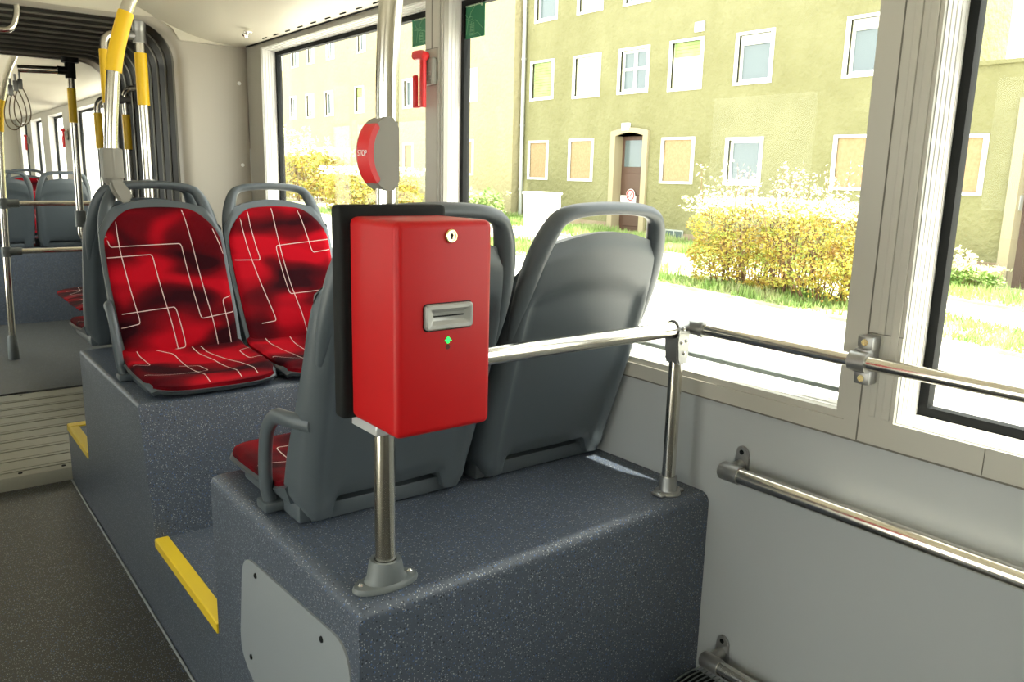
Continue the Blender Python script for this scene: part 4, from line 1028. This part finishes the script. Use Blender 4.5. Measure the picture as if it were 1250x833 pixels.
# ---- olive block of flats (three storeys) with a low wing at its right-hand end
ob = tag(empty('apartment_block', (XB, 15.9, gz(0, 15.9))), 'weathered olive-green rendered apartment block with boarded ground-floor windows', 'building')
Y0, Y1, ZT = 8.95, 22.9, 9.6
W1 = [(21.37, 22.44, 1.3, 2.59, 'board'), (19.15, 20.32, 1.29, 2.61, 'board'), (15.07, 16.28, 1.29, 2.57, 'board'), (12.84, 14.0, 1.3, 2.52, 'dark'), (9.75, 10.86, 1.26, 2.51, 'board'),
      (21.21, 22.42, 3.94, 5.21, 'blind'), (18.98, 20.24, 3.89, 5.18, 'curtain'), (16.95, 18.20, 3.89, 5.19, 'cross'), (14.98, 16.18, 3.85, 5.2, 'topblind'), (12.76, 13.91, 3.86, 5.15, 'halfdark'), (9.70, 10.82, 3.81, 5.15, 'halfdark'),
      (21.12, 22.27, 6.44, 7.6, 'halfdark'), (18.99, 20.15, 6.43, 7.6, 'curtain'), (17.02, 18.11, 6.4, 7.6, 'cross'), (14.98, 16.18, 6.4, 7.6, 'dark'), (12.76, 13.91, 6.4, 7.6, 'dark'), (9.70, 10.82, 6.4, 7.6, 'dark')]
shr = 0.09
W1 = [(a + shr, b - shr, c + 0.06, d - 0.06, k) for a, b, c, d, k in W1]
DOOR = (16.98, 18.13, -0.20, 2.66)
bm = bmesh.new(); holed_wall(bm, XB, XB + 0.35, Y0, Y1, -0.12, ZT, [w_[:4] for w_ in W1] + [(DOOR[0], DOOR[1], -0.12, DOOR[3])]); box(bm, (XB + 0.8, Y0, -0.9), (XB + 4.0, Y1, ZT))
part('wall', bm, OLIVE, ob, smooth=False)
bm = bmesh.new(); holed_wall(bm, XB - 0.03, XB + 0.36, Y0, Y1, -1.0, -0.12, [(DOOR[0], DOOR[1], -0.2, -0.12)])
box(bm, (XB - 0.02, 18.4, -0.12), (XB + 0.01, Y1, 0.05)); part('plinth', bm, PLINTH, ob, smooth=False)
bm = bmesh.new(); prism(bm, [(XB - 0.3, ZT), (XB + 4.2, ZT), (XB + 2, ZT + 1.5)], 'y', Y0, Y1); part('roof', bm, ROOF, ob, smooth=False)
for w_ in W1: wind_part(ob, *w_, XB)
dd = doorway(ob, *DOOR, XB)
bm = bmesh.new(); box(bm, (XB - 0.10, 17.56, 2.82), (XB, 17.87, 3.04), 0.02); part('lamp_box', bm, WHITE, ob)
bm = bmesh.new(); box(bm, (XB - 0.05, 14.98, 5.34), (XB, 15.32, 5.60), 0.02); part('wall_box', bm, WHITE, ob)
bm = bmesh.new(); holed_wall(bm, XB - 0.04, XB - 0.02, 15.25, 15.95, -0.44, -0.02, [(15.30, 15.58, -0.40, -0.06), (15.62, 15.90, -0.40, -0.06)]); cw = part('cellar_window', bm, ZINC, ob, smooth=False)
bm = bmesh.new(); box(bm, (XB - 0.032, 15.27, -0.42), (XB - 0.029, 15.93, -0.04)); subpart('pane', bm, WPANE, cw, ob, smooth=False)
sg = tag(empty('door_notice', (XB + 0.22, 17.7, 0.8)), 'white board with a round red-ringed prohibition sign hanging in the olive block doorway', 'sign')
bm = bmesh.new(); box(bm, (XB + 0.225, 17.42, 0.66), (XB + 0.249, 18.08, 0.88), 0.003, 1); part('board', bm, WHITE, sg, smooth=False)
bm = bmesh.new(); lathe(bm, [(0.185, 0), (0.185, -0.012)], (XB + 0.225, 17.64, 0.90), 'x', 32); part('disc', bm, WHITE, sg)
bm = bmesh.new(); tube(bm, [(XB + 0.210, 17.64 + 0.150 * math.cos(2 * math.pi * k / 32), 0.90 + 0.150 * math.sin(2 * math.pi * k / 32)) for k in range(32)], 0.018, 8, closed=True)
tube(bm, [(XB + 0.210, 17.64 - 0.10, 1.0), (XB + 0.210, 17.64 + 0.10, 0.80)], 0.015, 8)
part('red_ring', bm, REDPL, sg)

lw = tag(empty('low_wing', (XB, 5.4, gz(0, 5.4))), 'low flat-roofed olive wing with a boarded window and a sandstone doorway', 'building')
bm = bmesh.new(); RD = (5.55, 6.72, -0.66, 3.0)
W2 = [(7.52, 8.52, 1.29, 2.40, 'board')]
holed_wall(bm, XB, XB + 0.35, -6, Y0 - 0.01, -0.13, 3.82, [W2[0][:4], (RD[0], RD[1], -0.13, RD[3])]); box(bm, (XB + 0.8, -6, -1.2), (XB + 3.9, Y0 - 0.01, 3.82)); part('wall', bm, OLIVE, lw, smooth=False)
bm = bmesh.new(); holed_wall(bm, XB - 0.03, XB + 0.36, -6, Y0 - 0.01, -1.4, -0.13, [(RD[0], RD[1], -0.66, -0.13), (7.86, 8.3, -0.39, -0.13)]); box(bm, (XB + 0.2, 7.8, -0.5), (XB + 0.25, 8.4, -0.1), mi=0); part('plinth', bm, PLINTH, lw, smooth=False)
bm = bmesh.new(); box(bm, (XB + 0.05, 7.86, -0.39), (XB + 0.06, 8.3, -0.13)); part('cellar_opening', bm, DOORM, lw, smooth=False)
bm = bmesh.new(); box(bm, (XB - 0.06, -6.1, 3.82), (XB + 3.9, Y0 - 0.01, 3.90)); part('roof', bm, OLIVE, lw, smooth=False)
wind_part(lw, *W2[0], XB); doorway(lw, *RD, XB, arch=0.03)
bm = bmesh.new(); box(bm, (XB + 0.05, 6.70, 0.95), (XB + 0.20, 6.722, 1.25), 0.004); part('door_intercom', bm, ZINC, lw)

# ---- cream block further left
cb = tag(empty('apartment_block', (XB - 0.35, 34, gz(0, 34))), 'long cream apartment block to the left of the olive one', 'building')
XC = XB - 0.35
CW = [(y0, y1, 6.67, 7.75, 'two') for y0, y1 in ((43.23, 43.97), (41.16, 41.97), (39.24, 39.99), (36.96, 37.73), (33.79, 34.56))] + \
     [(y0, y1, 4.07, 5.2, k) for y0, y1, k in ((43.54, 44.29, 'two'), (41.55, 42.35, 'two'), (39.39, 40.30, 'two'), (37.15, 38.07, 'two'), (34.02, 34.82, 'topblind'), (29.7, 30.46, 'dark'), (25.11, 26.18, 'curtain'))] + \
     [(39.74, 40.53, 1.41, 2.60, 'board'), (37.40, 38.34, 1.43, 2.58, 'board'), (29.7, 30.46, 1.41, 2.60, 'board'), (25.31, 26.34, 1.41, 2.67, 'board')] + [(27.4, 28.3, 6.67, 7.75, 'two'), (25.11, 26.18, 6.6, 7.7, 'two'), (31.2, 32.0, 6.67, 7.75, 'two')]
CW = [(a + 0.06, b - 0.06, c + 0.04, d - 0.04, k) for a, b, c, d, k in CW]
CD = (41.6, 42.6, 0.6, 2.6)
bm = bmesh.new(); holed_wall(bm, XC, XC + 0.35, 22.92, 60, 0.08, 10.5, [w_[:4] for w_ in CW] + [(CD[0], CD[1], 0.6, 2.6)]); box(bm, (XC + 0.8, 22.92, -0.6), (XC + 10, 60, 10.5)); box(bm, (XC + 0.35, 22.92, -0.6), (XC + 0.8, 23.0, 10.5))
part('wall', bm, CREAM, cb, smooth=False)
bm = bmesh.new(); box(bm, (XC - 0.03, 22.93, -0.6), (XC + 0.3, 60, 0.10)); part('plinth', bm, PLINTH, cb, smooth=False)
bm = bmesh.new(); prism(bm, [(XC - 0.5, 10.5), (XC + 10.5, 10.5), (XC + 5, 14)], 'y', 23.0, 60.3); part('roof', bm, ROOF, cb, smooth=False)
for w_ in CW: wind_part(cb, *w_, XC)
doorway(cb, *CD, XC, arch=0.2)
dp = tag(empty('drainpipe', (XB - 0.2, 22.75, 0)), 'tall grey drainpipe where the cream and olive buildings meet', 'drainpipe')
bm = bmesh.new(); tube(bm, [(XB - 0.09, 22.72, -0.1), (XB - 0.09, 22.72, 9.6)], 0.07, 14); part('tube', bm, ZINC, dp)
bm = bmesh.new()
for z in (0.9, 3.1, 5.3, 7.5): tube(bm, [(XB - 0.09, 22.72, z), (XB - 0.09, 22.72, z + 0.06)], 0.088, 14)
part('bracket_collar', bm, ZINC, dp)
cbx = tag(empty('utility_cabinet', (14.4, 17.3, gz(0, 17.3))), 'white utility cabinet on the grass in front of the olive block', 'cabinet')
z0 = gz(0, 17.0)
bm = bmesh.new(); box(bm, (14.1, 16.85, z0), (14.7, 17.75, z0 + 1.22), 0.02); box(bm, (14.07, 16.81, z0 + 1.20), (14.73, 17.79, z0 + 1.27), 0.02); part('body', bm, WHITE, cbx)
bm = bmesh.new(); box(bm, (14.088, 16.9, z0 + 0.12), (14.102, 17.29, z0 + 1.15), 0.004, 1); part('door', bm, WHITE, cbx); bm = bmesh.new(); box(bm, (14.088, 17.31, z0 + 0.12), (14.102, 17.70, z0 + 1.15), 0.004, 1); part('door', bm, WHITE, cbx)

# ---- shrubs
def shrub(loc, rx, ry, h, n, label, m, boxy=0.5, wisps=14, seed=1, leaf=0.05, pale=None, twigs=60, wh=0.8):
    R = random.Random(seed); t = tag(empty('shrub', loc), label, 'shrub', 'shrubs on the lawn')
    bm = bmesh.new()
    def quad(bm, p, s):
        a = Vector((R.gauss(0, 1), R.gauss(0, 1), R.gauss(0, 1))).normalized(); b = a.orthogonal().normalized() * s * 0.55; a = a * s
        bm.faces.new([bm.verts.new(p - a), bm.verts.new(p + b), bm.verts.new(p + a), bm.verts.new(p - b)])
    def edge(d):
        # superellipsoid radius: boxy hedge
        e = 2 + 5 * boxy; return 1.0 / max(1e-6, (abs(d.x) ** e + abs(d.y) ** e + abs(d.z) ** e)) ** (1 / e)
    clumps = [(Vector((R.uniform(-1, 1), R.uniform(-1, 1), R.uniform(-1, 1))), R.uniform(0.10, 0.22)) for _ in range(60)]
    k = 0
    while k < n:
        d = Vector((R.gauss(0, 1), R.gauss(0, 1), R.gauss(0, 1))).normalized(); r = edge(d) * (1 - abs(R.gauss(0, 0.16)))
        q = d * r
        hole = any((q - c).length < s for c, s in clumps[:22])
        if hole and R.random() < 0.75: continue
        wob = 1 + 0.07 * math.sin(5 * q.x + seed) * math.cos(6 * q.y) + 0.05 * math.sin(9 * q.z + 4 * q.y)
        p = Vector((q.x * rx * wob, q.y * ry * wob, h * 0.5 + q.z * h * 0.5 * wob))
        if p.z < 0.04 + 0.2 * abs(math.sin(4 * q.y + seed)): continue
        quad(bm, p, leaf * R.uniform(0.6, 1.3)); k += 1
    o = link('foliage', bm, m, t, smooth=False); o['kind'] = 'stuff'
    bm = bmesh.new()
    for _ in range(twigs):
        a = Vector((R.uniform(-.5, .5) * rx, R.uniform(-.8, .8) * ry, 0.0)); b = Vector((a.x * 1.6 + R.uniform(-.3, .3) * rx, a.y + R.uniform(-.35, .35), h * R.uniform(0.55, 0.98)))
        mid = a.lerp(b, 0.5) + Vector((R.uniform(-.12, .12), R.uniform(-.12, .12), 0.05)); tube(bm, [a, mid, b], [0.014, 0.010, 0.005], 5, caps=False)
    W = []
    for _ in range(wisps):
        a = Vector((R.uniform(-.8, .8) * rx, R.uniform(-.95, .95) * ry, h * 0.8)); b = a + Vector((R.uniform(-.25, .25), R.uniform(-.35, .35), h * 0.2 + R.uniform(0.15, wh)))
        tube(bm, [a, a.lerp(b, .5) + Vector((R.uniform(-.05, .05), 0.05, 0)), b], [0.008, 0.006, 0.003], 5, caps=False); W.append((a, b))
    o = link('twigs', bm, TWIG, t); o['kind'] = 'stuff'
    if W:
        bm = bmesh.new()
        for a, b in W:
            for q in range(42):
                p = a.lerp(b, R.uniform(0.05, 1.0)) + Vector((R.gauss(0, .05), R.gauss(0, .06), R.gauss(0, .05))); quad(bm, p, leaf * R.uniform(0.6, 1.2))
        for q in range(n // 6):  # layer of top leaves; the pale colour paints sunlight on the crown
            p = Vector((R.uniform(-1, 1) * rx, R.uniform(-1, 1) * ry, h * R.uniform(0.88, 1.06))); quad(bm, p, leaf * R.uniform(0.7, 1.2))
        o = link('shoots_and_top_leaves', bm, pale or m, t, smooth=False); o['kind'] = 'stuff'
    return t
shrub((12.45, 8.30, gz(0, 8.5) + 0.05), 0.90, 1.68, 1.55, 17000, 'boxy yellow-green hedge shrub with shoots and top tinted pale for sunlight in the middle window', SHEDB, 0.6, 44, 3, 0.036, LIGHTLF, 110, 0.75)
shrub((13.0, 24.6, gz(0, 24.6)), 1.3, 1.7, 1.5, 5000, 'yellow-green shrub seen behind the ticket machine pole', SHEDB, 0.4, 16, 5, 0.075, LIGHTLF, 40, 0.9)
shrub((13.6, 31.5, gz(0, 31.5)), 1.5, 2.0, 2.0, 4500, 'bushy yellow shrub at the far left of the farthest window', SHEDB, 0.2, 18, 9, 0.09, LIGHTLF, 40, 1.1)
shrub((15.2, 21.8, gz(0, 21.8)), 0.9, 1.0, 0.95, 2500, 'small green shrub just left of the drainpipe', GRASSM, 0.2, 5, 11, 0.07, GRASSM, 20, 0.4)
shrub((17.2, 7.35, gz(0, 7.3)), 0.45, 0.85, 0.45, 1600, 'low green tuft with dry stalks at the foot of the low wing', GRASSM, 0.1, 12, 13, 0.05, LIGHTLF, 10, 0.45)

# grass on the two lawn strips
def grass(x0, x1, y0, y1, n, seed, dens=None):
    R = random.Random(seed); bm = bmesh.new()
    for _ in range(n):
        x, y = R.uniform(x0, x1), R.uniform(y0, y1)
        if math.sin(x * 2.1 + y * 0.9) + math.sin(y * 1.7 - x) * 0.8 + R.gauss(0, 0.6) < -0.3: continue
        z = gz(0, y) + 0.045; hh = R.uniform(0.05, 0.16) * (1 + 0.6 * math.sin(y * 1.3) ** 2); a = R.uniform(0, 6.28); wv = Vector((math.cos(a), math.sin(a), 0)) * 0.012 * (1 + y / 20)
        tip = Vector((x + R.gauss(0, .04), y + R.gauss(0, .04), z + hh)); b = Vector((x, y, z))
        bm.faces.new((bm.verts.new(b - wv), bm.verts.new(b + wv), bm.verts.new(tip)))
    return bm
for nm, a in (('nearer strip of sunlit grass in front of the path', (11.38, 13.07, 2, 26, 24000, 3)), ('farther strip of grass along the foot of the buildings', (15.35, 17.9, 2, 34, 26000, 4))):
    tag(link('grass', grass(*a), GRASSM, smooth=False), nm, 'grass', kind='stuff')
